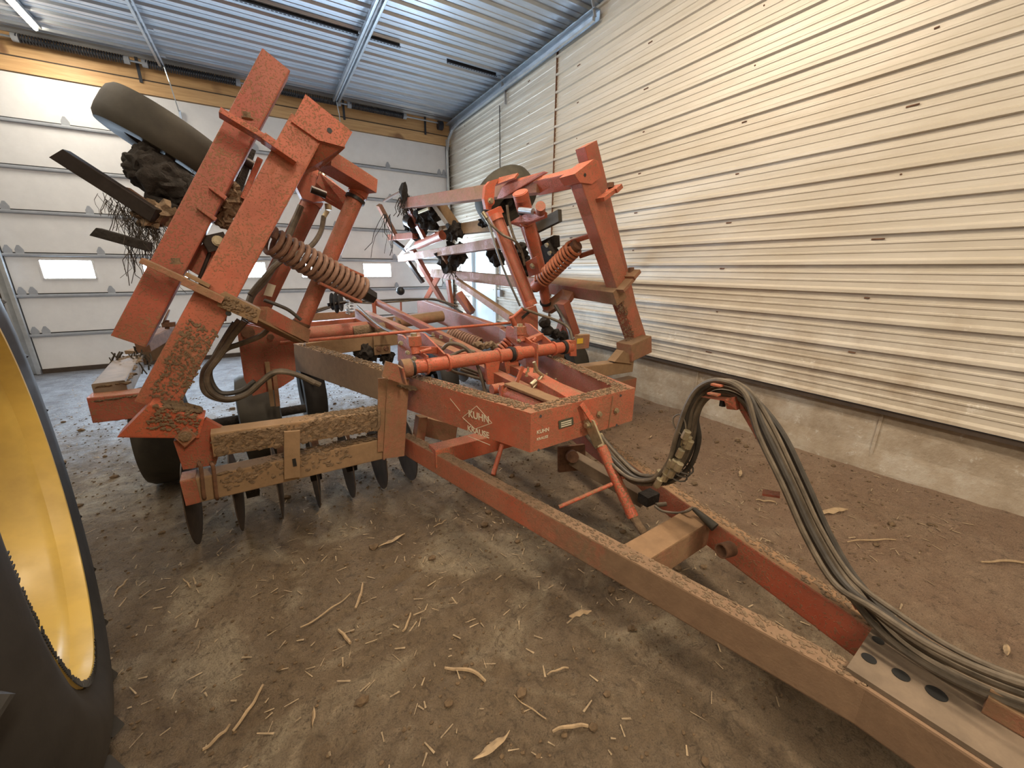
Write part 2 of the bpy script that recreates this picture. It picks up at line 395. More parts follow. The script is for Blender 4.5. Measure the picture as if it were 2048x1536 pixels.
# concrete stem wall under the liner
bm = B(); ny = 120
for i in range(ny+1):
    y = YF+(YD+.1-YF)*i/ny
    for z in (-.2, .12, .3, .45, .6): bm.verts.new((XW+.05+.012*noise.noise(V((y*1.3, z*3, 0)))-.02*(z < .2), y, z))
bm.verts.ensure_lookup_table()
for i in range(ny):
    for k in range(4):
        a = i*5+k
        if 7.04 < YF+(YD+.1-YF)*(i+.5)/ny < 8.22: continue
        bm.faces.new([bm.verts[a], bm.verts[a+1], bm.verts[a+6], bm.verts[a+5]])
base = link('baseboard_right', bm, 'concrete', kind='structure')
bm = B(); add_box(bm, (XW+.05, (YF+7.04)/2, .61), .13, 7.04-YF, .035); add_box(bm, (XW+.05, 8.72, .61), .13, 1.0, .035)
link('trim_1', bm, 'seal', kind='structure')
bm = B()
for y in (4.6, 2.55, .95, -1.2): add_box(bm, (XW+.045, y, .3), .02, .02, .6)
link('formwork_seam', bm, 'concrete', base)
# side door in the right wall
d2 = bpy.data.objects.new('door_2', None); COL.objects.link(d2); d2['kind'] = 'structure'; d2.location = (XW+.03, 7.6, 0); d2['_w'] = (XW+.03, 7.6, 0)
bm = B(); add_box(bm, (XW+.04, 7.63, 1.03), .045, 1.02, 2.04); link('door_leaf', bm, 'side_door', d2)
bm = B(); add_box(bm, (XW+.01, 7.09, 1.05), .12, .07, 2.12); add_box(bm, (XW+.01, 8.18, 1.05), .12, .09, 2.12); add_box(bm, (XW+.01, 7.63, 2.13), .12, 1.16, .09)
link('door_frame', bm, 'side_door', d2)
bm = add_cyl(B(), (XW+.02, 7.2, 1.0), (XW-.06, 7.2, 1.0), .028); link('door_handle', bm, 'track_steel', d2, smooth=True)
# ---- ceiling: ribbed liner, ribs across the shed
bm = B(); y = YF; prof = []
while y < YD+.1:
    for dy, d in ((0, 0), (.10, 0), (.106, .007), (.118, .007), (.124, 0), (.215, 0), (.232, .03), (.262, .03), (.279, 0)): prof.append((y+dy, ZC-d))
    y += .285
r = [[bm.verts.new((x, yy, zz)) for yy, zz in prof] for x in (XL, XW+.15)]
for k in range(len(prof)-1): bm.faces.new([r[0][k], r[1][k], r[1][k+1], r[0][k+1]])
link('ceiling', bm, 'ceiling', kind='structure')
# ---- left and front walls (outside the picture, they close the shed)
bm = B(); add_box(bm, (XL-.05, (YF+YD)/2, 2.3), .1, YD-YF+.3, 5.2); link('wall_left', bm, 'wall', kind='structure')
bm = B(); add_box(bm, ((XL+XW)/2, YF-.05, 2.3), XW-XL+.5, .1, 5.2); link('wall_front', bm, 'wall', kind='structure')
# ---- back wall: steel beside the overhead door, timber header above it
DX0, DX1, DH = -3.27, 3.86, 4.27
bm = B(); add_box(bm, ((XL+DX0)/2-.02, YD+.08, 2.3), DX0-XL-.04, .1, 5.2); add_box(bm, (XW-.02, YD+.1, 2.2), .16, .1, 5.0)
link('wall_back', bm, 'seal', kind='structure')
bm = B(); add_box(bm, ((XL+XW)/2, YD+.02, 4.37), XW-XL, .07, .185); link('trim_2', bm, 'wood', kind='structure')
bm = B(); add_box(bm, ((XL+XW)/2, YD+.045, 4.62), XW-XL, .07, .285); link('trim_3', bm, 'wood', kind='structure')
bm = B(); add_box(bm, ((XL+XW)/2, YD+.0, 4.467), XW-XL, .03, .018); link('trim_4', bm, 'seal', kind='structure')
# ---- overhead door: seven insulated sections
d1 = bpy.data.objects.new('door_1', None); COL.objects.link(d1); d1['kind'] = 'structure'; d1.location = (.3, YD, 0); d1['_w'] = (.3, YD, 0)
SH = DH/7
wx = [-2.93+1.195*k for k in range(6)]; WW, WH = .60, .29
for k in range(7):
    z0, z1 = k*SH, (k+1)*SH-.006; bm = B()
    if k == 2:
        zc = 1.615; xs = [DX0]
        for x in wx: xs += [x, x+WW]
        xs.append(DX1)
        add_box(bm, ((DX0+DX1)/2, YD+.03, (z0+zc-WH/2)/2), DX1-DX0, .045, zc-WH/2-z0)
        add_box(bm, ((DX0+DX1)/2, YD+.03, (z1+zc+WH/2)/2), DX1-DX0, .045, z1-zc-WH/2)
        for a, b in zip(xs[::2], xs[1::2]): add_box(bm, ((a+b)/2, YD+.03, zc), b-a, .045, WH+.001)
    else: add_box(bm, ((DX0+DX1)/2, YD+.03, (z0+z1)/2), DX1-DX0, .045, z1-z0)
    sec = link('door_panel', bm, 'door', d1)
    if k == 2:
        for x in wx:
            bm = B()
            for (cx, cz, sx, sz) in ((x+WW/2, zc-WH/2, WW, .022), (x+WW/2, zc+WH/2, WW, .022), (x, zc, .022, WH), (x+WW, zc, .022, WH)): add_box(bm, (cx, YD+.0, cz), sx, .025, sz)
            link('window_frame', bm, 'door', sec)
            bm = B(); add_box(bm, (x+WW/2, YD+.035, zc), WW, .008, WH); link('window_pane', bm, 'daylight', sec)
    if k:
        bm = B(); add_beam(bm, (DX0, YD-.006, z0-.004), (DX1, YD-.006, z0-.004), .055, .045, HZ, bev=.014); link('section_lip', bm, 'door_grey', sec)
        bm = B(); add_box(bm, ((DX0+DX1)/2, YD+.004, z0+.026), DX1-DX0, .012, .016); link('section_joint', bm, 'black', sec)
    if 1 <= k <= 6:
        for x in (-3.21, -3.09, -2.2, -1.0, .2, 1.4, 2.55, 3.69, 3.80):
            bm = B(); add_plate(bm, [(x-.045, YD-.004, z0+.01), (x+.045, YD-.004, z0+.01), (x+.045, YD-.004, z0+.07), (x+.012, YD-.004, z0+.135), (x-.012, YD-.004, z0+.135), (x-.045, YD-.004, z0+.07)], .012, (0, -1, 0))
            add_cyl(bm, (x-.05, YD-.02, z0+.005), (x+.05, YD-.02, z0+.005), .009, seg=8)
            link('hinge', bm, 'door_grey', sec)
bm = B(); add_box(bm, ((DX0+DX1)/2, YD-.005, .02), DX1-DX0, .03, .085); link('bottom_seal', bm, 'seal', d1)
bm = B(); add_box(bm, (DX0-.10, YD-.02, 2.2), .10, .02, 4.4); add_box(bm, (DX1+.03, YD-.02, 2.2), .05, .02, 4.4); link('trim_5', bm, 'track_steel', kind='structure')
# door tracks
def channel(bm, pts, w=.05, h=.06, ref=(0, 0, 1)):
    for a, b in zip(pts, pts[1:]): add_beam(bm, a, b, w, h, ref, bev=.004)
t1 = thing('door_track', 'galvanised overhead door track rising up the right corner and running along the ribbed wall', 'door track', (DX1+.02, YD-.06, 0))
bm = B(); pts = [V((DX1+.0, YD-.07, 0)), V((DX1+.0, YD-.07, 3.9)), V((DX1+.0, YD-.09, 4.15)), V((DX1+.0, YD-.2, 4.38)), V((DX1+.0, YD-.42, 4.5)), V((DX1, YD-.8, 4.54)), V((DX1, 4.45, 4.58))]
channel(bm, pts, .045, .045, (1, .01, 0)); link('rail', bm, 'track_steel', t1)
bm = B(); add_beam(bm, (DX1+.07, YD-.1, 4.60), (DX1+.07, 4.42, 4.62), .012, .10, HZ, bev=.002); add_beam(bm, (DX1+.02, YD-.1, 4.655), (DX1+.02, 4.42, 4.675), .10, .012, HZ, bev=.002); link('angle_iron', bm, 'galv', t1)
bm = B(); add_beam(bm, (DX1+.02, 4.45, 4.60), (DX1-.04, 4.45, ZC-.01), .04, .008, (0, 1, 0), bev=0); add_beam(bm, (DX1+.02, 6.7, 4.55), (DX1+.02, 6.7, ZC-.01), .05, .008, (0, 1, 0), bev=0)
add_beam(bm, (XW-.03, 6.7, ZC-.05), (XW-.03, 6.7, 4.36), .04, .006, (0, 1, 0), bev=0); link('hanger', bm, 'door_grey', t1)
t2 = thing('door_track', 'grey overhead door track up the left side of the big white door', 'door track', (DX0-.03, YD-.06, 0))
bm = B(); channel(bm, [V((DX0-.02, YD-.07, 0)), V((DX0-.02, YD-.07, 4.1)), V((DX0-.02, YD-.25, 4.42)), V((DX0-.02, YD-.6, 4.55)), V((DX0-.02, 4.4, 4.58))], .05, .05, (1, .01, 0)); link('rail', bm, 'track_steel', t2)
bm = B(); add_beam(bm, (DX0-.075, YD-.03, 0), (DX0-.075, YD-.03, 4.3), .09, .008, (0, 1, 0), bev=0); link('angle_iron', bm, 'galv', t2)
# opener rails under the ceiling
for x, y0, lb in ((1.62, 4.6, 'double galvanised opener rail under the ceiling, right of the red upright'), (-.86, 5.2, 'galvanised opener rail under the ceiling, nearest the lit tube')):
    r_ = thing('opener_rail', lb, 'opener rail', (x, 9, ZC-.02))
    for dx in (-.045, .045):
        if x < 0 and dx > 0: continue
        bm = B(); add_beam(bm, (x+dx, y0, ZC-.125), (x+dx, YD-.22, ZC-.125), .036, .05, HZ, bev=.008); link('channel', bm, 'galv', r_)
    bm = B(); add_beam(bm, (x, y0, ZC-.115), (x, YD-.22, ZC-.115), .02, .03, HZ, bev=0)
    for k in range(5): add_box(bm, (x, y0+.3+k*.8, ZC-.095), .15, .04, .02)
    link('bracket', bm, 'door_grey', r_)
    bm = add_tube(B(), [(x, YD-.22, ZC-.12), (x+.03, YD-.21, 4.45), (x+.06, YD-.05, 4.1)], .009, 6); add_box(bm, (x+.07, YD-.03, 4.06), .03, .03, .12)
    link('drop_arm', bm, 'track_steel', r_)
# perforated angle irons across the ceiling
def perforated(lb, x0, x1, y):
    bm = B(); add_beam(bm, (x0, y, ZC-.035), (x1, y, ZC-.035), .006, .06, HZ, bev=0); add_beam(bm, (x0, y-.02, ZC-.066), (x1, y-.02, ZC-.066), .045, .005, HZ, bev=0)
    o = link('perforated_angle', bm, 'spring_black'); tag(o, lb, 'angle iron')
    bm = B(); n = int((x1-x0)/.045)
    for k in range(n): add_box(bm, (x0+(k+.5)*(x1-x0)/n, y-.022, ZC-.0695), .018, .014, .001)
    link('slot_row', bm, 'galv', o)
perforated('long dark perforated angle iron across the ceiling ribs, crossing the double rail', -.4, 2.15, 6.66)
perforated('short dark perforated angle iron on the ceiling beside the ribbed wall', 2.89, 3.76, 6.7)
# torsion springs on the shaft over the door
ss = thing('torsion_shaft', 'dark torsion spring shaft over the white overhead door, against the timber header', 'door spring', (.3, YD-.1, 4.66))
link('shaft', add_cyl(B(), (-3.2, YD-.12, 4.66), (3.78, YD-.12, 4.66), .014), 'galv', ss, smooth=True)
for a, b in ((-2.42, -1.32), (-1.08, .08), (.62, 1.66), (1.88, 2.92)):
    o = link('torsion_spring', add_tube(B(), spring_pts((a, YD-.12, 4.66), (b, YD-.12, 4.66), .046, (b-a)/.03, 10), .011, 5), 'spring_black', ss, smooth=True)
    bm = add_cyl(B(), (a-.05, YD-.12, 4.66), (a+.02, YD-.12, 4.66), .052); add_cyl(bm, (b-.02, YD-.12, 4.66), (b+.05, YD-.12, 4.66), .052); link('spring_cone', bm, 'door_grey', o, smooth=True)
for x in (-1.2, -3.1, .35, 1.77, 3.4): link('bearing_plate', add_beam(B(), (x, YD-.05, ZC-.03), (x, YD-.03, 4.42), .04, .01, (0, 1, 0), bev=0), 'spring_black', ss)
bm = add_cyl(B(), (3.66, YD-.12, 4.62), (3.76, YD-.12, 4.62), .085); link('cable_drum', bm, 'spring_black', ss, smooth=True)
# lit tube fixtures on the ceiling
def lamp(x, y, lb, L=1.25):
    t_ = thing('tube_light', lb, 'ceiling light', (x, y, ZC-.03), 'tube lights along the ceiling')
    bm = B(); add_beam(bm, (x, y-L/2, ZC-.045), (x, y+L/2, ZC-.045), .11, .05, HZ, bev=.01); link('housing', bm, 'galv', t_)
    link('tube', add_cyl(B(), (x, y-L/2+.03, ZC-.09), (x, y+L/2-.03, ZC-.09), .022, seg=12), 'tube', t_, smooth=True)
lamp(-2.12, 8.12, 'glowing white tube light on the ceiling in the top left corner of the photo')
# wall outlet and cord by the side door
oc = thing('wall_outlet', 'small grey outlet box with its cord on the ribbed wall beside the pale side door', 'outlet', (XW-.04, 6.88, 1.2))
bm = B(); add_box(bm, (XW-.05, 6.88, 1.2), .06, .10, .13); link('box', bm, 'door_grey', oc)
tube('cord', oc, [(XW-.035, 6.9, 4.4), (XW-.035, 6.89, 3.2), (XW-.04, 6.9, 2.0), (XW-.05, 6.88, 1.25)], .008, 'black', 6, 6)

# ================================================================== DISC HARROW (one machine: everything below hangs on it)
HR = thing('disc_harrow', 'mud-splashed red folding disc harrow with both wings folded up, tongue reaching to the front right', 'harrow', H(2.76, 0, 0))
def wq(px, py, u): return Q(px, py, u).dot(HV)-AX
def blade(par, c, r, face, tiltdeg=0, mt='blade'):
    """concave disc, axis along face"""
    d, s, n = frame_of(face); bm = B(); rings = []; R0 = r*4.5; N = 40; K = 7
    for sh in (0, .006):
        for k in range(K+1):
            rr = r*k/K; dep = math.sqrt(R0*R0-rr*rr)*-1+math.sqrt(R0*R0-r*r)
            rings.append([bm.verts.new(c+d*(dep+sh)+(s*math.cos(2*math.pi*i/N)+n*math.sin(2*math.pi*i/N))*max(rr, .004)) for i in range(N)])
    for q in (range(0, K), range(K+1, 2*K+1)):
        for k in q:
            for i in range(N): bm.faces.new([rings[k][i], rings[k][(i+1) % N], rings[k+1][(i+1) % N], rings[k+1][i]])
    for i in range(N): bm.faces.new([rings[K][i], rings[K][(i+1) % N], rings[2*K+1][(i+1) % N], rings[2*K+1][i]])
    bmesh.ops.recalc_face_normals(bm, faces=bm.faces[:])
    return link('disc_blade', bm, mt, par, smooth=True)
# ---- tongue
for sgn, pts in ((-1, ((2.72, -.675), (1.05, -.333), (.12, -.145), (-.75, -.125))), (1, ((2.72, .70), (1.0, .304), (.12, .125), (-.75, .125)))):
    bm = B(); n0 = 0; mi = []
    for i, ((u0, w0), (u1, w1)) in enumerate(zip(pts, pts[1:])):
        add_beam(bm, H(u0, w0, .375), H(u1, w1, .375), .075, .155, HZ, bev=.008); mi += [1 if (i and sgn < 0) or i > 1 else 0]*(len(bm.faces)-n0); n0 = len(bm.faces)
    for f in bm.faces: f.material_index = 0
    bm.faces.ensure_lookup_table()
    o = link('tongue_beam', bm, 'tongue_left' if sgn < 0 else 'tongue_red', HR)
    crumbs('caked_mud', o, H(pts[0][0], pts[0][1], .454), H(pts[2][0], pts[2][1], .454), .065, 900, .0055, 'mud')
beam('tongue_crossmember', HR, H(.90, -.30, .375), H(.90, .25, .375), .13, .15, 'red_muddy', bev=.008)
bm = B(); add_plate(bm, [H(.17, -.17, .462), H(.17, .15, .462), H(-.8, .16, .462), H(-.8, -.16, .462)], .016, HZ); pl_ = link('hitch_plate', bm, 'plate_brown', HR)  # dusty brown, darkened in colour for light falloff at the hitch end
for px, py, r in ((1756, 1281, .016), (1738, 1317, .019), (1802, 1350, .021), (1873, 1387, .024)):
    p = QZ(px, py, .471); link('plate_hole', add_cyl(B(), p, p+HZ*.0015, r, seg=24), 'black', pl_)
cyl('pipe_socket', HR, QW(1462, 1097, .115), QW(1442, 1102, .05), .033, 'rust', hole=.82, seg=28)
p = QZ(1972, 1400, .50); beam('latch_block', HR, p, p+HU*-.10, .05, .06, 'red_muddy')
# ---- main frame
zt = .94
def rail_w(u, o=0): return .385+.26*(u-1.55)-o
def plan(nm, pts, z0, z1, mt, bev=.007):
    bm = B(); lo = [bm.verts.new(H(u, w, z0[i] if isinstance(z0, tuple) else z0)) for i, (u, w) in enumerate(pts)]; hi = [bm.verts.new(H(u, w, z1[i] if isinstance(z1, tuple) else z1)) for i, (u, w) in enumerate(pts)]; k = len(pts)
    bm.faces.new(lo); bm.faces.new(hi[::-1])
    for i in range(k): bm.faces.new([lo[i], hi[i], hi[(i+1) % k], lo[(i+1) % k]])
    bmesh.ops.recalc_face_normals(bm, faces=bm.faces[:]); return link(nm, bm, mt, HR)
fp_ = plan('front_plate', [(1.52, -.405), (1.52, .425), (1.62, .335), (1.62, -.315)], .72, .944, 'red_dusty')
crumbs('caked_mud', fp_, H(1.57, -.36, .946), H(1.57, .38, .946), .09, 220, .0045); crumbs('mud_crust', fp_, H(1.57, -.36, .946), H(1.57, .38, .946), .09, 220, .0055, 'mud')
for sg in (-1, 1):
    o = plan('frame_rail', [(1.52, -.405 if sg < 0 else .425), (1.62, -.315 if sg < 0 else .335), (2.75, sg*.605), (2.75, sg*.705)], (.72, .72, .675, .675), (.944, .944, .93, .93), 'red_dusty' if sg < 0 else 'red')
    crumbs('caked_mud', o, H(1.6, sg*.365, .946), H(2.7, sg*.65, .934), .09, 380, .005); crumbs('mud_crust', o, H(1.6, sg*.365, .946), H(2.7, sg*.65, .934), .09, 420, .007, 'mud')
bm = B(); add_beam(bm, H(2.75, -rail_w(2.75, .03), .80), H(4.6, -rail_w(4.6, .03), .78), .10, .25, HZ, bev=.008, h1=.29)
o = link('frame_rail', bm, 'mud_beam', HR); crumbs('caked_mud', o, H(2.8, -rail_w(2.8, .03), .928), H(4.4, -rail_w(4.4, .03), .926), .09, 500, .009)
bm = B(); add_beam(bm, H(2.75, rail_w(2.75, .03), .82), H(3.9, rail_w(3.9, .02), .87), .10, .24, HZ, bev=.008); add_beam(bm, H(3.88, rail_w(3.9, .02), .87), H(6.6, 1.02, 1.03), .10, .26, HZ, bev=.008)
link('frame_rail', bm, 'red', HR)
# under-frame: cross tube of the tongue hinge, uprights, pin rod
beam('tongue_hinge_beam', HR, QZ(865, 912, .42), QZ(1035, 868, .42), .12, .13, 'red_clean', bev=.006)
beam('lower_crossmember', HR, Q(832, 848, 3.0), Q(912, 868, 2.75), .03, .17, 'red_muddy', bev=.003)
beam('hinge_upright', HR, Q(843, 832, 2.66), Q(835, 892, 2.66), .07, .08, 'red_muddy', ref=HU)
cyl('stop_rod', HR, QZ(1004, 890, .42), QZ(986, 950, .27), .017, 'red_clean')
# gang hanger posts at the rail bends
for sg in (-1, 1):
    if sg < 0: a, b = Q(797, 758, 2.54), Q(788, 914, 2.54)
    else: a, b = H(2.62, .73, .95), H(2.62, .73, .24)
    bm = B(); add_beam(bm, a, b, .145, .014, HU, bev=.002); c = b-a
    add_beam(bm, a+HU*.06-HV*.07, b+HU*.06-HV*.07, .014, .13, HU, bev=.002)
    o = link('hanger_post', bm, 'red_muddy', HR)
    if sg < 0:
        beam('side_flange', o, Q(767, 756, 2.56), Q(766, 902, 2.56), .075, .012, 'red_muddy', ref=HU, bev=.002)
        crumbs('caked_mud', o, Q(800, 770, 2.55), Q(832, 778, 2.50), .06, 60, .016)
# ---- rock shaft across the frame
u_s = 2.5; sa, sb = Q(806, 737, u_s), Q(1140, 693, u_s); sd = (sb-sa).normalized()
RS = cyl('rock_shaft', HR, sa, sb, .048, 'red_clean', seg=28)
def shp(px):
    k = (px-806)/(1140-806); q = Q(px, 737-(737-693)*k, u_s); return q
for px, r, hw, mt in ((812, .062, .032, 'red_muddy'), (823, .058, .014, 'black'), (852, .064, .008, 'red_clean'), (895, .064, .008, 'red_clean'), (996, .062, .010, 'red_clean'), (1022, .060, .015, 'black'), (1034, .058, .03, 'red_clean'), (1106, .062, .008, 'red_clean'), (1126, .060, .014, 'black'), (1135, .060, .03, 'red_clean')):
    c = shp(px); link('collar', add_cyl(B(), c-sd*hw, c+sd*hw, r, seg=28), mt, RS, smooth=True)
plate('end_bracket', HR, [Q(771, 722, 2.42), Q(795, 729, 2.42), Q(806, 768, 2.42), Q(763, 753, 2.42)], .016, 'red_muddy')
plate('end_bracket', HR, [Q(1139, 682, 2.46), Q(1151, 680, 2.46), Q(1152, 712, 2.46), Q(1140, 712, 2.46)], .016, 'red_clean')
beam('bracket_side', HR, Q(798, 732, 2.44), Q(806, 764, 2.44), .012, .14, 'red_muddy', ref=HU, bev=.002)
# depth-screw brackets (two pairs of cheek plates with a hex nut between)
def cheek(par, px, w, pts): return plate('cheek_plate', par, [QW(a, b, w) for a, b in pts], .014, 'red_clean', HV)
w1, w2 = wq(852, 731, u_s), wq(895, 725, u_s)
b1 = bpy.data.objects.new('depth_screw_bracket', None)
bL = link('depth_screw_bracket', add_beam(B(), QW(842, 700, w1), QW(872, 700, w2), .05, .05, HZ, bev=.004), 'red_clean', HR)
cheek(bL, 0, w1, [(797, 669), (806, 671), (842, 702), (855, 712), (857, 738), (846, 740), (838, 722), (818, 716), (797, 722)])
cheek(bL, 0, w2, [(841, 665), (849, 667), (889, 707), (899, 714), (900, 733), (889, 735), (880, 712), (850, 694)])
w3, w4 = wq(1064, 703, u_s), wq(1106, 698, u_s)
bR = link('depth_screw_bracket', add_beam(B(), QW(1052, 684, w3), QW(1082, 672, w4), .05, .05, HZ, bev=.004), 'red_clean', HR)
cheek(bR, 0, w3, [(1014, 652), (1022, 652), (1064, 684), (1075, 688), (1075, 755), (1054, 748), (1052, 700), (1030, 690), (1012, 672)])
cheek(bR, 0, w4, [(1050, 646), (1060, 648), (1105, 686), (1110, 700), (1100, 708), (1090, 698), (1056, 668)])
for par, (px, py), u in ((bL, (828, 682), 2.62), (bR, (1040, 661), 2.62)):
    c = Q(px, py, u); link('hex_nut', add_cyl(B(), c-HZ*.03, c+HZ*.035, .052, seg=6), 'red_dusty', par); link('threaded_rod', add_cyl(B(), c, c+HZ*.055, .022, seg=14), 'zinc', par, smooth=True)
    add = add_cyl(B(), c-HZ*.09-HU*.02, c-HZ*.03, .035, seg=12); link('nut_base', add, 'red_clean', par, smooth=True)
cyl('cross_pin', bL, Q(840, 704, 2.5), Q(862, 698, 2.5), .012, 'red_clean'); cyl('cross_pin', bR, Q(1066, 682, 2.5), Q(1072, 676, 2.5), .012, 'red_clean')
for par, px, py in ((bL, 815, 705), (bL, 828, 717), (bR, 1037, 681), (bR, 1060, 738), (bL, 801, 686)): bolt(par, Q(px, py, 2.44), -HU, .011, .022)
# shaft arm, clevis and hydraulic cylinder of the rock shaft
plate('shaft_arm', RS, [Q(970, 727, 2.46), Q(998, 722, 2.46), Q(990, 768, 2.46), Q(974, 768, 2.46)], .03, 'red_clean')
plate('stop_arm', RS, [Q(1006, 716, 2.5), Q(1036, 710, 2.5), Q(1036, 740, 2.5), Q(1012, 748, 2.5)], .02, 'red_clean')
pc = QZ(1016, 786, .86); pe = pc-HU*.5+HV*.02
cy = cyl('lift_cylinder', HR, pc, pe, .055, 'red_clean', seg=26)
cyl('piston_rod', cy, pc+HU*.14, pc, .02, 'track_steel'); 
o = link('clevis', add_box(B(), pc+HU*.15, .05, .06, .07) and None or add_cyl(B(), pc+HU*.13-HV*.05, pc+HU*.13+HV*.05, .035, seg=18), 'red_clean', cy, smooth=True)
beam('end_cap', cy, pc-HU*.01, pc+HU*.02, .12, .13, 'red_clean', ref=HZ)
beam('top_strip', cy, pc+HZ*.07-HU*.02, pe+HZ*.07, .09, .02, 'red_muddy', ref=HZ)
beam('lock_bar', HR, Q(1046, 733, 2.16), Q(1018, 803, 2.16), .028, .012, 'red_clean', ref=HU, bev=.001)
# valve block beam in front of the shaft
beam('valve_rail', HR, QZ(1050, 748, .90), QZ(1150, 806, .87), .12, .09, 'red_clean', bev=.004)
for a, b, r in (((1068, 724), (1074, 742), .012), ((1074, 742), (1086, 752), .013), ((1084, 752), (1066, 776), .014), ((1100, 770), (1108, 788), .015), ((1062, 770), (1072, 762), .018)):
    cyl('hydraulic_fitting', HR, Q(*a, 2.05), Q(*b, 2.05), r, 'zinc', seg=12)
for px, py in ((1093, 748), (1111, 758), (1056, 736), (1069, 737), (1053, 745)): bolt(HR, Q(px, py+8, 2.1), HZ, .008, .035, name='stud')
# spine members running to the rear
beam('spine_channel', HR, H(5.5, -.05, 1.235), H(3.0, .12, .93), .06, .07, 'red', bev=.003)
beam('spine_channel', HR, H(3.0, .12, .93), H(1.6, .2, .84), .06, .07, 'red', bev=.003)
beam('spine_channel', HR, H(5.5, -.20, 1.06), H(3.0, -.03, .90), .09, .12, 'red_dusty', bev=.003)
beam('spine_channel', HR, H(3.0, -.03, .90), H(1.65, .0, .80), .08, .10, 'red', bev=.003)
plate('spine_gusset', HR, [Q(711, 618, 5.3), Q(720, 622, 5.2), Q(762, 656, 4.4), Q(756, 658, 4.4), Q(712, 636, 5.3)], .02, 'red', HV)
beam('spine_post', HR, Q(747, 600, 5.4), Q(749, 628, 5.4), .05, .03, 'red', ref=HU)
for px, py in ((866, 672), (882, 677), (902, 683)): bolt(HR, Q(px, py, 3.3), HZ, .013, .03)
# rear cross members of the centre frame
cyl('rear_rock_shaft', HR, Q(594, 672, 4.75), Q(735, 657, 4.75), .085, 'red', seg=24)
cyl('rear_rock_shaft', HR, Q(706, 664, 4.7), Q(800, 652, 4.7), .07, 'mud', seg=20)
cyl('rear_rock_shaft', HR, Q(790, 646, 5.2), Q(885, 632, 5.2), .075, 'red_muddy', seg=20)
beam('rear_crossbeam', HR, Q(590, 652, 5.4), Q(725, 640, 5.4), .10, .07, 'red_clean')
beam('rear_crossbeam', HR, Q(612, 700, 4.3), Q(795, 674, 4.3), .12, .15, 'mud_beam')
beam('rear_crossbeam', HR, Q(605, 634, 6.2), Q(730, 627, 6.2), .10, .10, 'red_muddy')
beam('rear_crossbeam', HR, Q(760, 642, 6.0), Q(900, 626, 6.0), .12, .10, 'red_muddy')
plate('clamp_plate', HR, [Q(746, 672, 4.2), Q(784, 668, 4.2), Q(785, 690, 4.2), Q(748, 694, 4.2)], .03, 'mud_beam')
plate('bearing_plate', HR, [Q(747, 690, 4.2), Q(780, 688, 4.2), Q(780, 706, 4.2), Q(749, 710, 4.2)], .03, 'mud_beam')
bolt(HR, Q(757, 698, 4.15), -HU, .022, .03, 'rust'); bolt(HR, Q(772, 697, 4.15), -HU, .022, .03, 'rust')
beam('marker_post', HR, Q(802, 625, 6.3), Q(801, 597, 6.3), .03, .03, 'red'); o = cyl('marker_ball', HR, Q(801, 584, 6.3), Q(801, 580, 6.3), .02, 'black')
link('ball', (lambda b: (add_sph(b, Q(801, 582, 6.3), .066, sub=3), b)[1])(B()), 'black', o, smooth=True)
tube('hydraulic_hose', HR, [Q(610, 632, 5.6), Q(650, 618, 5.6), Q(700, 604, 5.6), Q(760, 601, 5.6), Q(830, 598, 5.6), Q(880, 602, 5.4), Q(925, 625, 5)], .014, 'hose_black')
tube('hydraulic_hose', HR, [Q(600, 628, 5.6), Q(690, 606, 5.6), Q(750, 606, 5.6), Q(835, 600, 5.6), Q(870, 598, 5.4), Q(915, 612, 5)], .012, 'hose')
tube('hydraulic_hose', HR, [Q(715, 612, 5.2), Q(745, 640, 4.6), Q(770, 658, 4.1), Q(800, 670, 3.7), Q(830, 690, 3.3)], .016, 'hose')
bl_ = cyl('seed_disc_shaft', HR, Q(655, 610, 5.1), Q(715, 600, 5.1), .02, 'steel_dark')
for px, py, r_ in ((664, 603, .10), (672, 606, .12), (681, 604, .11)): blade(bl_, Q(px, py, 5.1), r_, HV-HU*.5, mt='mud_dark')
spring('coil_spring', HR, Q(700, 592, 4.6), Q(699, 628, 4.6), .035, 6, .007, 'galv')
# dampening springs seen inside the frame
spring('coil_spring', HR, Q(900, 668, 3.7), Q(962, 690, 3.4), .062, 13, .012, 'spring_dull')
link('mud_clump', (lambda b: ([add_sph(b, Q(955+i*9, 688+(i*5) % 7, 3.3), .045, (1.2, 1, .7), 2, .6, i) for i in range(7)], b)[1])(B()), 'mud', HR, smooth=True)
spring('coil_spring', HR, Q(1004, 700, 2.9), Q(1030, 672, 2.9), .05, 5, .012, 'red_clean')
# thin tie rod right across
ry = link('tie_rod', add_cyl(B(), Q(560, 686, 3.4), Q(1026, 645, 3.4), .0135, seg=12), 'red_clean', HR, smooth=True)
# hoses inside the frame
for k, pts in enumerate((((884, 722), (905, 742), (940, 752), (975, 762)), ((905, 725), (935, 738), (975, 752), (985, 758)), ((920, 738), (950, 750), (985, 765)), ((885, 698), (900, 687), (925, 692), (945, 712), (960, 745), (972, 790)), ((995, 738), (1015, 743), (1034, 750)), ((900, 712), (930, 700), (950, 704)))):
    tube('hydraulic_hose', HR, [Q(a, b, 2.75-.05*i) for i, (a, b) in enumerate(pts)], .012 if k != 3 else .014, 'hose')
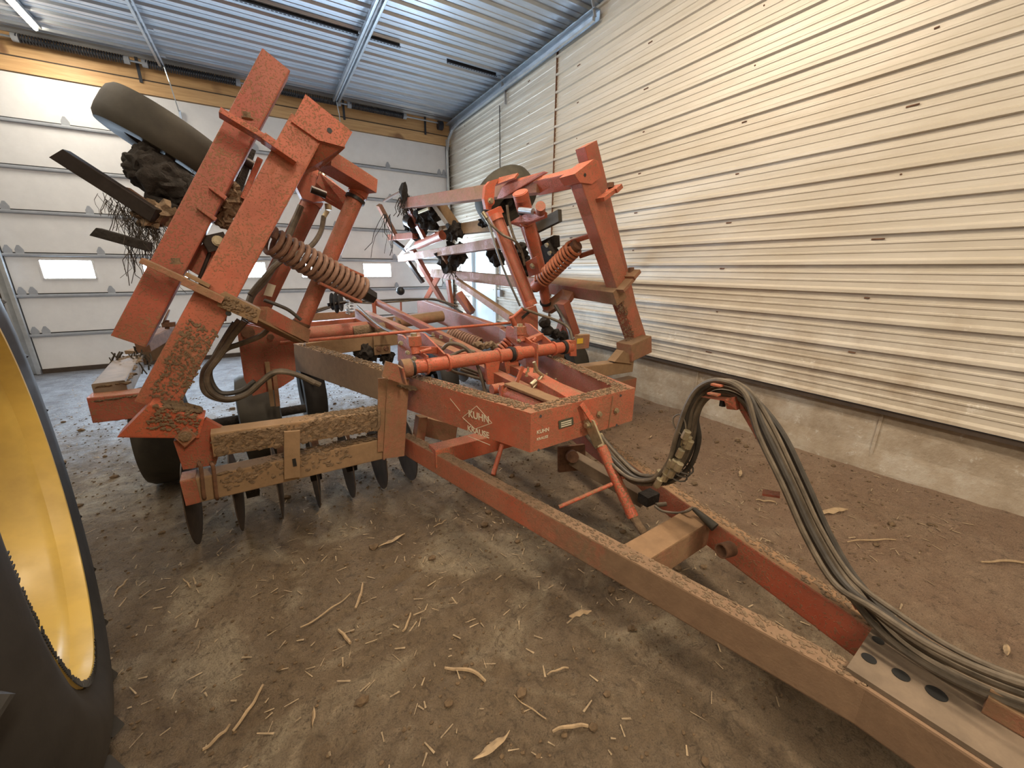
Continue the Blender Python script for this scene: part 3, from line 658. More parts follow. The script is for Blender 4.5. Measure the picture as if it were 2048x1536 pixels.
# ---- front gang, left of the centre
def gang_beam(nm, a, b, w, h, mt):
    o = beam(nm, HR, a, b, w, h, mt, bev=.01); return o
o = beam('gang_support_beam', HR, Q(425, 884, 2.63), Q(775, 833, 2.63), .12, .14, 'mud_beam', bev=.01)
crumbs('caked_mud', o, Q(430, 864, 2.63), Q(770, 813, 2.63), .11, 700, .008); crumbs('caked_mud', o, Q(430, 893, 2.568), Q(770, 840, 2.568), .11, 500, .005, ref=HU)
crumbs('mud_crust', o, Q(430, 893, 2.57), Q(770, 840, 2.57), .12, 420, .013, 'mud', ref=HU); crumbs('mud_crust', o, Q(430, 866, 2.63), Q(770, 815, 2.63), .12, 260, .014, 'mud')
o = beam('gang_beam', HR, Q(370, 978, 2.63), Q(775, 889, 2.63), .12, .15, 'mud_beam', bev=.008, hollow=.008)
crumbs('caked_mud', o, Q(378, 955, 2.63), Q(770, 867, 2.63), .11, 400, .007)
crumbs('mud_crust', o, Q(440, 962, 2.57), Q(700, 905, 2.57), .12, 160, .009, 'mud', ref=HU)
beam('end_sleeve', o, Q(368, 978, 2.625), Q(398, 971, 2.625), .126, .155, 'red', bev=.008)
# strap and U-bolts
o = beam('beam_strap', HR, Q(584, 862, 2.55), Q(584, 955, 2.55), .085, .02, 'mud_beam', ref=HU, bev=.003)
link('strap_slot', add_box(B(), Q(589, 925, 2.538), .02, .006, .05), 'black', o)
for px in (402, 427): tube('u_bolt', HR, [Q(px-4, 925, 2.62), Q(px-4, 928, 2.56), Q(px, 938, 2.55), Q(px+5, 985, 2.55), Q(px+7, 996, 2.56), Q(px+8, 998, 2.64)], .010, 'rust', 4)
tube('u_bolt', HR, [Q(758, 812, 2.62), Q(758, 820, 2.56), Q(758, 850, 2.55), Q(753, 861, 2.56)], .010, 'mud', 4)
# gang axle, hangers and blades
NB = 7; W0 = -1.995; DW = .227; GU = 2.885
gax = cyl('gang_axle', HR, H(GU, W0-.02, .285), H(GU, W0+DW*6+.05, .285), .02, 'steel_dark')
for k in range(NB):
    c = H(GU, W0+DW*k, .285); blade(gax, c-HZ*.01, .275, -(HV*.9998-HU*.017))
    if k < NB-1: link('spool', add_cyl(B(), c+HV*.03, c+HV*(DW-.03), .034, .034, seg=14), 'steel_dark', gax, smooth=True)
for px, py in ((500, 955), (628, 928), (700, 912)):
    a = Q(px, py, 2.78); b = V((a.x, a.y, .30)); bm = B()
    add_tube(bm, smooth_path([a, a-HZ*.02+HU*.06, (a+b)/2+HU*.12, b+HU*.06, b], 6), .014, 6); add_box(bm, b, .07, .07, .09); link('bearing_hanger', bm, 'mud_dark', HR, smooth=True)
for k in range(2, 6): # scraper blades behind the discs
    c = H(GU+.28, W0+DW*k+.06, .40); beam('scraper', HR, c+HZ*.12, c-HZ*.08-HU*.06, .05, .008, 'rust', ref=HU, bev=0)
beam('scraper_bar', HR, H(GU+.30, W0, .53), H(GU+.30, W0+DW*6, .53), .05, .05, 'mud_dark')
# mirrored gang on the far side
bm2 = beam('gang_beam', HR, H(2.79, .8, .41), H(2.79, 2.02, .41), .12, .155, 'red_muddy', bev=.008)
gax2 = cyl('gang_axle', HR, H(GU, .62, .285), H(GU, 1.6, .285), .02, 'steel_dark')
for k in range(5): blade(gax2, H(GU, .64+DW*k, .285), .277, HV)
o = beam('gang_support_beam', HR, Q(1150, 745, 2.76), Q(1257, 730, 2.76), .13, .135, 'mud_beam', bev=.01); crumbs('caked_mud', o, Q(1165, 733, 2.76), Q(1250, 722, 2.76), .1, 160, .009)
# ---- wing hinge knuckles at the ends
bm = B(); add_beam(bm, Q(273, 832, 2.72), Q(405, 848, 2.72), .16, .20, HZ, bev=.008, cut0=.045, h1=.12)
kn = link('wing_knuckle', bm, 'red_clean', HR); crumbs('caked_mud', kn, Q(330, 805, 2.72), Q(400, 822, 2.72), .14, 90, .014)
plate('knuckle_gusset', kn, [Q(412, 836, 2.68), Q(468, 866, 2.68), Q(447, 872, 2.68), Q(432, 926, 2.68), Q(367, 936, 2.68), Q(348, 880, 2.68), Q(384, 862, 2.68)], .05, 'red')
o = plate('square_washer', kn, [Q(349, 874, 2.62), Q(372, 853, 2.62), Q(393, 872, 2.62), Q(370, 893, 2.62)], .022, 'red_muddy'); bolt(kn, Q(370, 873, 2.61), -HU, .022, .02, 'mud')
bm = B(); add_beam(bm, Q(1248, 704, 2.74), Q(1288, 686, 2.74), .2, .19, HZ, bev=.008, hollow=.012); kr = link('wing_knuckle', bm, 'red_muddy', HR)
plate('knuckle_gusset', kr, [Q(1222, 722, 2.72), Q(1240, 700, 2.72), Q(1258, 712, 2.72), Q(1258, 726, 2.72)], .1, 'mud_beam')
# ---- wing frame beams and the gang tool bars strapped to them
def wline(sg, z): return sg*(2.10-.625*(z-.87))
fb = []
for sg, z0_, z1_ in ((-1, .93, 2.44), (1, .90, 2.45)):
    a, b = H(2.835, wline(sg, z0_)+(.03 if sg < 0 else -.0), z0_), H(2.835, wline(sg, z1_)+(.03 if sg < 0 else .0), z1_)
    fb.append(link('wing_front_beam', add_beam(B(), a, b, .15, .18, (b-a).cross(HU), bev=.01), 'red_dusty', HR))
crumbs('mud_crust', fb[0], Q(408, 650, 2.757), Q(330, 800, 2.757), .15, 420, .0055, 'mud', ref=HU); crumbs('mud_crust', fb[1], Q(1238, 600, 2.757), Q(1262, 680, 2.757), .14, 300, .0055, 'mud', ref=HU); crumbs('mud_crust', kn, Q(300, 832, 2.63), Q(400, 850, 2.63), .13, 150, .006, 'mud', ref=HU)
a, b = Q(553, 119, 2.86)+HU*.075, Q(257, 683, 2.86)+HU*.075; g1 = link('wing_gang_bar', add_beam(B(), a, b, .15, .145, (b-a).cross(HU), bev=.008), 'red', HR)
a, b = Q(1184, 286, 2.86)+HU*.075, Q(1264, 610, 2.86)+HU*.075; g2 = link('wing_gang_bar', add_beam(B(), a, b, .13, .16, (b-a).cross(HU), bev=.008, hollow=.008), 'red', HR)
# mitre caps and top long beams of both wings
def prism(nm, par, pts, u0, depth, mt, hole=None):
    bm = B(); f = [bm.verts.new(Q(x, y, u0)) for x, y in pts]; k = len(pts); g = [bm.verts.new(v.co+HU*depth) for v in f]
    bm.faces.new(f); bm.faces.new(g[::-1])
    for i in range(k): bm.faces.new([f[i], g[i], g[(i+1) % k], f[(i+1) % k]])
    bmesh.ops.recalc_face_normals(bm, faces=bm.faces[:]); o = link(nm, bm, mt, par)
    if hole: c = Q(*hole, u0-.001); link('bolt_hole', add_cyl(B(), c, c-HU*.002, .014, seg=16), 'black', o)
    return o
prism('mitre_cap', fb[0], [(611, 188), (705, 264), (688, 294), (636, 280), (583, 243)], 2.74, .20, 'red_clean', (659, 261))
prism('mitre_cap', fb[1], [(1149, 348), (1188, 318), (1196, 322), (1204, 352), (1184, 368), (1160, 365)], 2.74, .20, 'red_clean', (1170, 350))
plate('mitre_underside', fb[0], [Q(636, 280, 2.75), Q(690, 294, 2.75), Q(660, 322, 2.95), Q(640, 336, 3.0), Q(605, 348, 2.9)], .012, 'red')
o = beam('wing_top_beam', HR, RW(1158, 354), RW(1080, 372), .14, .12, 'red_clean', ref=RN)
beam('wing_top_beam', HR, RW(1085, 370), RW(808, 408), .15, .15, 'red_muddy', ref=HZ)
beam('wing_top_beam', HR, H(2.95, -1.02, 2.45), H(6.6, -.97, 2.66), .14, .12, 'red', ref=HZ)
# tapered gusset plates of the right wing head
plate('head_gusset', HR, [RW(995, 398, .12), RW(1008, 395, .12), RW(1095, 345, .05), RW(1090, 343, .05), RW(1020, 362, .05), RW(1006, 374, .08)], .02, 'red_clean')
plate('head_gusset', HR, [RW(988, 372, .1), RW(1030, 357, .1), RW(1037, 347, .05), RW(1000, 356, .05)], .02, 'red_clean')
prism('pin_lug', HR, [(971, 372), (980, 362), (1000, 356), (990, 372), (988, 398), (982, 420), (972, 418), (968, 398)], 3.95, .05, 'red_clean')
o = cyl('pin_lug_boss', HR, Q(981, 403, 3.93), Q(981, 403, 4.02), .045, 'red_clean'); bolt(o, Q(981, 402, 3.92), -HU, .025, .03)
# head plates of the left wing, channel to the lift tube
beam('head_channel', HR, Q(646, 318, 3.1), Q(738, 374, 3.3), .16, .10, 'red', ref=HZ, bev=.003)
plate('head_plate', HR, [Q(664, 304, 3.12), Q(747, 365, 3.3), Q(740, 377, 3.3), Q(700, 348, 3.22), Q(664, 318, 3.12)], .02, 'red_clean')
# lift tubes
def ringed(par, a, b, ts, r, hw, mt):
    d = (b-a).normalized()
    for t_ in ts: c = a.lerp(b, t_); link('tube_ring', add_cyl(B(), c-d*hw, c+d*hw, r, seg=22), mt, par, smooth=True)
a, b = Q(722, 372, 3.35), Q(594, 668, 3.35); lt = cyl('wing_lift_tube', HR, a, b, .058, 'red_dusty', seg=26)
ringed(lt, a, b, (.09,), .072, .012, 'black'); ringed(lt, a, b, (.0, .04), .07, .03, 'red_clean'); ringed(lt, a, b, (.93,), .062, .012, 'rust')
a, b = RW(1040, 384, .25), RW(1082, 545, .25); rtb = cyl('wing_lift_tube', HR, a, b, .065, 'red_clean', seg=26)
ringed(rtb, a, b, (.06, .13), .078, .05, 'red_clean'); ringed(rtb, a, b, (.33,), .085, .012, 'red_clean'); ringed(rtb, a, b, (.20,), .075, .012, 'black')
a, b = RW(1086, 570, .25), RW(1094, 614, .25); o = cyl('wing_lift_tube', HR, a, b, .06, 'red_clean'); ringed(o, a, b, (.75,), .078, .012, 'black')
plate('tube_lug', HR, [RW(1052, 524, .42), RW(1074, 512, .42), RW(1082, 545, .42), RW(1060, 553, .42)], .03, 'red_clean'); bolt(HR, RW(1065, 532, .46), -RN, .025, .02)
# lever plates with round ends on the lift tubes
bm = B(); add_plate(bm, [Q(636, 352, 3.5), Q(660, 366, 3.5), Q(690, 392, 3.45), Q(712, 424, 3.4), Q(708, 432, 3.4), Q(684, 414, 3.45), Q(652, 396, 3.5), Q(630, 372, 3.5)], .06)
lv = link('lever_plate', bm, 'red', HR); cyl('lever_pin', lv, Q(622, 378, 3.4), Q(652, 390, 3.4), .026, 'steel_dark')
prism('cylinder_head', lv, [(600, 348), (620, 340), (650, 362), (664, 384), (652, 402), (628, 404), (604, 396), (592, 372)], 3.62, .10, 'red')
prism('cylinder_lug', lv, [(618, 338), (634, 332), (648, 335), (658, 372), (640, 380)], 3.75, .04, 'red_clean')
plate('lever_plate', HR, [RW(1020, 447, .30), RW(1045, 432, .30), RW(1072, 424, .34), RW(1092, 424, .36), RW(1092, 434, .36), RW(1066, 444, .34), RW(1040, 454, .30)], .03, 'red_clean')
cyl('lever_knob', HR, RW(1081, 423, .38), RW(1081, 412, .42), .045, 'red', seg=20); cyl('lever_pin', HR, RW(1040, 420, .35), RW(1066, 423, .35), .028, 'track_steel')
# fold cylinders
a, b = Q(624, 402, 3.85), Q(519, 618, 3.85); fc = cyl('fold_cylinder', HR, a, b, .072, 'red', seg=24); d_ = (b-a).normalized()
beam('tie_strap', fc, a+HV*.075, b+HV*.075, .016, .05, 'red', ref=HU, bev=.002); beam('tie_strap', fc, a-HV*.075, b-HV*.075, .016, .05, 'red', ref=HU, bev=.002); ringed(fc, a, b, (.0, 1.0), .085, .025, 'red')
link('worn_label', add_plate(B(), [Q(536, 566, 3.76), Q(552, 571, 3.76), Q(544, 594, 3.76), Q(527, 590, 3.76)], .003), 'decal', fc)
a, b = Q(992, 436, 3.85), Q(1062, 612, 3.55); fr = cyl('fold_cylinder', HR, a, b, .062, 'red', seg=24); sd_ = (b-a).cross(HU).normalized()
for s_ in (-1, 1): beam('tie_strap', fr, a+sd_*.07*s_, b+sd_*.07*s_, .014, .045, 'red', ref=HU, bev=.002)
ringed(fr, a, b, (0, .97), .078, .03, 'red_clean'); cyl('piston_rod', fr, b, Q(1066, 624, 3.5), .03, 'track_steel')
prism('cylinder_head', fr, [(975, 424), (1002, 412), (1008, 424), (982, 440)], 3.88, .06, 'red_clean')
# hinge plates on the centre frame
hl = prism('hinge_plate', HR, [(477, 652), (484, 646), (560, 664), (586, 682), (592, 742), (588, 758), (560, 776), (506, 792), (488, 758), (475, 668)], 3.45, .025, 'red')
for px, py, r in ((496, 664, .042), (541, 673, .022)): c = Q(px, py, 3.44); link('hinge_pin', add_cyl(B(), c, c-HU*.03, r, seg=22), 'rust', hl, smooth=True)
prism('hinge_plate', HR, [(470, 640), (560, 660), (588, 690), (588, 744), (500, 770)], 3.78, .025, 'red')
beam('hinge_strap', HR, Q(534, 724, 3.38), Q(545, 812, 3.38), .03, .02, 'mud_beam', ref=HU); beam('hinge_strap', HR, Q(548, 738, 3.38), Q(556, 812, 3.38), .03, .02, 'red_muddy', ref=HU)
hr_ = prism('hinge_plate', HR, [(1024, 640), (1042, 622), (1072, 611), (1076, 625), (1076, 690), (1052, 690), (1026, 650)], 3.3, .03, 'red')
beam('slot_bar', hr_, Q(1024, 636, 3.24), Q(1044, 618, 3.24), .02, .03, 'red_clean', ref=HU); cyl('slot_bar', hr_, Q(1022, 634, 3.24), Q(1030, 650, 3.24), .025, 'red_clean')
link('slot', add_beam(B(), Q(1044, 636, 3.27), Q(1060, 622, 3.27), .004, .03, HZ, bev=0), 'black', hr_)
# coil springs of the lift tubes
s0, s1 = Q(536, 478, 3.05), Q(722, 582, 3.25); sp = spring('lift_spring', HR, s0, s1, .078, 16.5, .0165, 'spring_dull', r1=.098)
cyl('guide_rod', sp, s0.lerp(s1, .35), s1, .022, 'rust'); cyl('spring_seat', sp, s0.lerp(s1, .86), s0.lerp(s1, 1.0), .085, 'spring_dull', r1=.06)
dn = (s1-s0).normalized(); up_ = dn.cross(HU).normalized()
beam('spring_bar', sp, Q(648, 517, 3.15), Q(726, 552, 3.2), .04, .02, 'red', ref=HZ); beam('spring_bar', sp, Q(638, 566, 3.1), Q(722, 604, 3.15), .04, .02, 'red', ref=HZ)
link('spring_bell', add_cyl(B(), s1-dn*.02, s1+dn*.12, .06, .05, seg=6), 'black', sp, smooth=False)
s0, s1 = RW(1082, 562, .30), RW(1150, 494, .10); sp2 = spring('lift_spring', HR, s0, s1, .083, 13, .0165, 'spring'); dn = (s1-s0).normalized()
cyl('spring_seat', sp2, s0-dn*.12, s0+dn*.02, .07, 'red_clean'); cyl('guide_rod', sp2, s0-dn*.10, s1, .026, 'rust')
link('nut', add_cyl(B(), s0-dn*.16, s0-dn*.10, .06, seg=6), 'rust', sp2); cyl('rod_end', sp2, s0-dn*.24, s0-dn*.14, .028, 'zinc'); cyl('spring_cap', sp2, s1-dn*.01, s1+dn*.04, .06, 'rust')
beam('spring_link', HR, RW(1142, 484, .06), RW(1196, 466, .0), .045, .035, 'red_clean', ref=RN); beam('spring_link', HR, RW(1160, 512, .06), RW(1204, 497, .0), .045, .035, 'red', ref=RN)
# brackets between lower wing beams and the tubes
wl = beam('wing_lower_beam', HR, RW(1240, 590, .10), RW(1098, 570, .04), .16, .15, 'red_muddy', ref=RN, bev=.008)
beam('wing_lower_beam', HR, RW(1102, 570), RW(868, 546), .15, .15, 'red_muddy', ref=HZ, bev=.008)
link('bolt_hole', add_cyl(B(), RW(1116, 583, .085), RW(1116, 583, .088), .02, seg=14), 'black', wl)
plate('tube_bracket', HR, [RW(1128, 580, .12), RW(1150, 586, .12), RW(1140, 602, .2), RW(1100, 626, .28), RW(1088, 624, .28), RW(1098, 604, .24)], .07, 'red_muddy')
wl2 = prism('wing_lower_beam', HR, [(438, 590), (450, 584), (522, 620), (514, 647), (434, 612)], 2.70, .20, 'mud_beam', (457, 627))
crumbs('caked_mud', wl2, Q(445, 602, 2.69), Q(512, 632, 2.69), .07, 110, .0055, 'mud', ref=HU)
beam('tube_bracket', HR, Q(516, 628, 2.95), Q(604, 672, 3.25), .12, .10, 'red_muddy', ref=HZ, bev=.003); beam('bracket_edge', HR, Q(512, 638, 2.85), Q(604, 684, 3.2), .03, .015, 'mud_beam', ref=HZ, bev=.002)
beam('wing_lower_beam', HR, H(2.9, -1.72, 1.42), H(6.6, -1.66, 1.58), .15, .13, 'red', ref=HZ)
# straps that clamp the tool bars to the front beams
def strap(a, b, w, h, mt='red_clean', u=2.71):
    A, Bp = Q(*a, u), Q(*b, u); return beam('clamp_strap', HR, A, Bp, w, h, mt, ref=(Bp-A).cross(HU), bev=.003)
strap((440, 225), (528, 278), .10, .028); strap((526, 276), (593, 322), .10, .038); strap((505, 262), (540, 286), .10, .025, u=2.78)
strap((284, 521), (374, 562), .10, .028, 'red_muddy'); strap((366, 562), (446, 600), .10, .038, 'red_muddy'); strap((372, 548), (420, 572), .10, .02, 'mud_beam', 2.78)
for px, py in ((495, 238), (353, 528)): bolt(HR, Q(px, py, 2.74), HZ, .02, .03, 'mud')
strap((1200, 400), (1226, 381), .10, .035); strap((1222, 384), (1233, 374), .14, .04); strap((1240, 582), (1262, 557), .10, .035, 'red_muddy'); strap((1258, 556), (1270, 542), .14, .04, 'red_muddy')
for px, py in ((1221, 369), (1262, 539)): cyl('strap_nut', HR, Q(px, py+6, 2.74), Q(px, py-4, 2.74), .032, 'rust', seg=6)
for a, b in (((420, 374), (452, 398)), ((396, 414), (432, 440))): strap(a, b, .06, .022, 'red', 2.84)
# ---- gang bearings and mud packed between the left bar and beam
for px, py, s_, sd2 in ((440, 395, .06, 1), (452, 412, .05, 2), (462, 380, .045, 3), (448, 440, .04, 4), (470, 400, .05, 5), (425, 425, .035, 6)):
    link('mud_clump', (lambda b: (add_sph(b, Q(px, py, 3.02), s_, (1, 1, 1.2), 3, .7, sd2), b)[1])(B()), 'mud', HR, smooth=True)
o = beam('bearing_block', HR, Q(424, 470, 3.0), Q(440, 500, 3.0), .12, .14, 'steel_dark', ref=HU); bolt(o, Q(436, 482, 2.92), -HU, .022, .02, 'zinc')
beam('gang_hanger', HR, Q(432, 490, 3.02), Q(388, 545, 3.02), .10, .05, 'red', ref=HU); beam('gang_hanger', HR, Q(420, 505, 3.0), Q(398, 560, 3.0), .02, .02, 'steel_dark', ref=HU)
beam('gang_hanger', HR, Q(500, 300, 3.25), Q(462, 410, 3.15), .06, .06, 'mud_dark', ref=HU); cyl('gang_hanger_pin', HR, Q(485, 320, 3.2), Q(512, 335, 3.2), .03, 'steel_dark')
beam('beam_back_flange', HR, Q(520, 318, 3.0), Q(486, 398, 3.0), .03, .05, 'red_clean', ref=HU)
roots('hanging_roots', HR, Q(484, 335, 3.2), 14, .05, .16)
# ---- folded gauge wheels
def tyre(par, c, axis, R, r, wd, mt='tire_old', rim='steel_dark', ribs=0):
    d, s, n = frame_of(axis); c = V(c); bm = B(); N = 56
    prof = [(r, -wd*.30), (r*1.02, -wd*.40), (r+(R-r)*.45, -wd*.5), (R*.93, -wd*.46), (R*.985, -wd*.34), (R, -wd*.16), (R, wd*.16), (R*.985, wd*.34), (R*.93, wd*.46), (r+(R-r)*.45, wd*.5), (r*1.02, wd*.40), (r, wd*.30)]
    rg = [[bm.verts.new(c+d*x+(s*math.cos(2*math.pi*i/N)+n*math.sin(2*math.pi*i/N))*q) for q, x in prof] for i in range(N)]
    for i in range(N):
        a, b = rg[i], rg[(i+1) % N]
        for k in range(len(prof)): kk = (k+1) % len(prof); bm.faces.new([a[k], a[kk], b[kk], b[k]])
    bmesh.ops.recalc_face_normals(bm, faces=bm.faces[:]); ty = link('tire', bm, mt, par, smooth=True)
    bm = add_cyl(B(), c-d*wd*.3, c+d*wd*.3, r*1.0, seg=40, hole=.9); add_cyl(bm, c-d*.012, c+d*.012, r*.95, seg=40); add_cyl(bm, c-d*wd*.35, c+d*wd*.35, r*.28, seg=20)
    link('wheel_rim', bm, rim, ty, smooth=True); return ty
SD = (HV*-math.sin(LEAN)+HZ*math.cos(LEAN))     # up along the right wing
SDL = (HV*math.sin(LEAN)+HZ*math.cos(LEAN))
NRL = (HV*-math.cos(LEAN)+HZ*math.sin(LEAN))    # inboard normals: right -RN
tl = tyre(HR, Q(338, 284, 3.75), SDL, .355, .19, .245, rim='mud_dark')
tr = tyre(HR, Q(1012, 396, 4.75), HU*.62+HZ*.72-HV*.15, .42, .18, .30, 'tire_olive', 'mud_dark')
link('hub_mud', (lambda b: ([add_sph(b, Q(x, y, 3.5), r_, (1, 1, .9), 4, .42, i) for i, (x, y, r_) in enumerate(((290, 330, .10), (312, 350, .13), (345, 368, .12), (296, 306, .06), (372, 385, .10), (276, 345, .06), (325, 372, .09)))], b)[1])(B()), 'mud_dark', HR, smooth=True)
bm = B(); add_beam(bm, Q(120, 309, 3.5), Q(312, 432, 3.3), .05, .085, HZ, bev=.004, cut0=.02); sb_ = link('scraper_bar', bm, 'steel_dark', HR)
bm = B(); add_beam(bm, Q(192, 464, 3.4), Q(300, 494, 3.3), .05, .055, HZ, bev=.006, cut0=.015); link('scraper_bar', bm, 'mud_dark', HR)
beam('scraper_arm', HR, Q(250, 385, 3.45), Q(330, 440, 3.35), .05, .07, 'rust', ref=HZ); beam('scraper_arm', HR, Q(300, 400, 3.5), Q(345, 425, 3.4), .08, .09, 'mud_dark', ref=HZ)
for px, py, n_, L_ in ((212, 390, 12, .10), (232, 402, 30, .16), (262, 420, 40, .22), (285, 445, 46, .26), (305, 445, 40, .3), (268, 480, 8, .3), (395, 345, 10, .08)):
    roots('hanging_roots', HR, Q(px, py, 3.4), n_, .06, L_, r=.0014)
link('hub_mud', (lambda b: ([add_sph(b, Q(x, y, 3.4), r_, (1, 1, .9), 3, .8, i+20) for i, (x, y, r_) in enumerate(((300, 435, .07), (320, 425, .08), (290, 420, .05)))], b)[1])(B()), 'mud', HR, smooth=True)
# ---- rear part of the right wing: frames, gang bar, struts
beam('wing_middle_beam', HR, RW(1000, 486), RW(802, 517), .14, .13, 'red_muddy', ref=HZ)
beam('wing_rear_gang_bar', HR, RW(1000, 449, -.25), RW(884, 463, -.25), .13, .16, 'mud_beam', ref=HZ)
beam('wing_diagonal', HR, RW(872, 402, -.1), RW(912, 458, -.2), .16, .15, 'mud_beam', ref=RN)
beam('wing_end_member', HR, RW(816, 414), RW(850, 480), .06, .14, 'red', ref=HU); beam('wing_end_member', HR, RW(825, 500), RW(886, 604), .08, .19, 'red', ref=HU)
beam('wing_rear_bar', HR, RW(758, 410, 0), RW(790, 470, 0), .08, .13, 'red_muddy', ref=HU); beam('wing_rear_bar', HR, RW(780, 475), RW(830, 471), .10, .11, 'red', ref=HZ)
beam('wing_rear_bar', HR, RW(816, 522), RW(846, 565), .06, .16, 'steel_dark', ref=HU); beam('wing_rear_bar', HR, RW(788, 482), RW(812, 500), .06, .10, 'mud_dark', ref=HU)
beam('wing_strut', HR, RW(800, 512), RW(828, 475), .05, .05, 'red_clean', ref=HU); beam('wing_strut', HR, RW(806, 506), RW(872, 466), .04, .04, 'red', ref=HU)
cyl('rear_fold_cylinder', HR, RW(836, 490), RW(886, 470), .075, 'red_clean'); cyl('rear_fold_cylinder', HR, RW(820, 498), RW(838, 491), .025, 'track_steel')
beam('brace', HR, RW(881, 545), RW(851, 600), .06, .10, 'red_clean', ref=HU); beam('brace', HR, Q(914, 562, 6.0), Q(1024, 637, 3.7), .07, .085, 'red_muddy', ref=HZ)
beam('rear_post', HR, Q(896, 560, 6.0), Q(903, 612, 6.0), .05, .10, 'red', ref=HU); beam('rear_post', HR, Q(908, 585, 6.0), Q(905, 604, 6.0), .03, .03, 'rust', ref=HU)
beam('rear_bracket', HR, Q(917, 588, 5.6), Q(944, 626, 5.4), .10, .13, 'red', ref=HU); beam('wing_middle_post', HR, RW(880, 500), RW(905, 545), .10, .16, 'red_muddy', ref=HU)
link('hub_mud', (lambda b: ([add_sph(b, RW(x, y, -.1), r_, (1, 1, 1), 3, .9, i+40) for i, (x, y, r_) in enumerate(((848, 430, .14), (858, 440, .16), (866, 420, .10), (820, 450, .11), (836, 455, .10), (908, 462, .12), (900, 520, .20), (915, 508, .16), (838, 470, .12)))], b)[1])(B()), 'mud_dark', HR, smooth=True)
cyl('rear_bearing', HR, RW(815, 440, .05), RW(825, 445, .05), .10, 'steel_dark'); beam('rear_lever', HR, RW(838, 425, .1), RW(858, 417, .1), .03, .04, 'zinc', ref=HZ)
tube('wire', HR, [RW(768, 402), RW(785, 392), RW(800, 384)], .02, 'rust'); roots('hanging_roots', HR, RW(810, 395), 60, .10, .25, r=.0045); roots('hanging_roots', HR, RW(775, 430), 12, .06, .6, r=.006); roots('hanging_roots', HR, RW(908, 530), 20, .12, .3, r=.0045)
link('mud_tuft', (lambda b: ([add_sph(b, RW(808+i*1.5, 380+i*10), .09-.01*i, (.7, .7, 1.6), 2, .8, i+60) for i in range(5)], b)[1])(B()), 'mud_dark', HR, smooth=True)
# gang arm ends poking out behind the right wing
beam('scraper_arm', HR, RW(1068, 458, -.2), RW(1120, 431, -.2), .05, .13, 'tire_old', ref=HZ); beam('gang_standard', HR, RW(1052, 440, -.1), RW(1086, 540, -.1), .12, .16, 'red', ref=HU)
beam('scraper_arm', HR, RW(1078, 498, -.2), RW(1114, 482, -.2), .08, .13, 'mud_dark', ref=HZ); o = plate('bearing_plate', HR, [RW(1066, 505, -.12), RW(1096, 482, -.12), RW(1112, 505, -.12), RW(1088, 535, -.12)], .1, 'mud_dark')
for px, py in ((1092, 491), (1098, 507)): bolt(o, RW(px, py, -.04), -RN*-1, .02, .03, 'zinc')
link('hub_mud', (lambda b: ([add_sph(b, RW(x, y, -.15), r_, (1, 1, 1), 3, .9, i+80) for i, (x, y, r_) in enumerate(((1045, 520, .10), (1040, 500, .09), (1052, 540, .08)))], b)[1])(B()), 'mud_dark', HR, smooth=True)
link('hub_mud', (lambda b: ([add_sph(b, RW(x, y, -.15), r_, (1, 1, 1), 3, .7, i+90) for i, (x, y, r_) in enumerate(((975, 440, .07), (966, 446, .06)))], b)[1])(B()), 'mud_dark', HR, smooth=True)
link('hub_mud', (lambda b: ([add_sph(b, RW(x, y, -.15), r_, (1, 1, 1), 3, .6, i+94) for i, (x, y, r_) in enumerate(((994, 516, .11), (986, 506, .10)))], b)[1])(B()), 'mud_dark', HR, smooth=True)
beam('wing_leg', HR, Q(1124, 604, 3.4), Q(1146, 668, 3.4), .10, .15, 'red', ref=HU); beam('wing_leg', HR, Q(1128, 640, 3.6), Q(1118, 672, 3.6), .08, .1, 'red', ref=HU)
lb_ = beam('lamp_bracket', HR, Q(1152, 684, 2.75), Q(1175, 682, 2.75), .05, .14, 'red_muddy'); link('yellow_label', add_box(B(), Q(1160, 682, 2.72), .075, .003, .05, None), 'decal_y', lb_)
link('valve_stack', (lambda b: ([add_sph(b, Q(x, y, 3.3), .07, (1, 1, .8), 2, .5, i) for i, (x, y) in enumerate(((1095, 660), (1110, 668), (1088, 645), (1125, 672)))], b)[1])(B()), 'mud_dark', HR, smooth=True)
# ---- hoses on the fold cylinders
tube('hydraulic_hose', HR, [Q(968, 432, 3.8), Q(985, 452, 3.75), Q(1006, 470, 3.7), Q(1030, 482, 3.6), Q(1042, 500, 3.6), Q(1050, 530, 3.6)], .014); 
for a, b in (((965, 424), (973, 436)), ((973, 436), (981, 450))): cyl('hydraulic_fitting', HR, Q(*a, 3.8), Q(*b, 3.78), .022, 'zinc', seg=12)
tube('hydraulic_hose', HR, [Q(1014, 410, 3.7), Q(1018, 440, 3.7), Q(1028, 475, 3.65), Q(1042, 505, 3.6)], .014); tube('hydraulic_hose', HR, [Q(978, 450, 3.75), Q(1004, 530, 3.5), Q(1040, 612, 3.3)], .011, 'hose_black')
tube('hydraulic_hose', HR, [Q(1042, 616, 3.25), Q(1075, 628, 3.2), Q(1110, 640, 3.1), Q(1136, 655, 3.0), Q(1146, 680, 2.9)], .014); tube('hydraulic_hose', HR, [Q(1110, 610, 3.3), Q(1128, 640, 3.2), Q(1140, 665, 3.0), Q(1142, 690, 2.9)], .02, 'hose_black')
tube('hydraulic_hose', HR, [Q(640, 350, 3.6), Q(646, 342, 3.6), Q(645, 365, 3.55)], .018, 'zinc')
for a, b, r in (((656, 408), (657, 420), .026), ((655, 422), (648, 434), .018)): cyl('hydraulic_fitting', HR, Q(*a, 3.7), Q(*b, 3.7), r, 'zinc', seg=10)
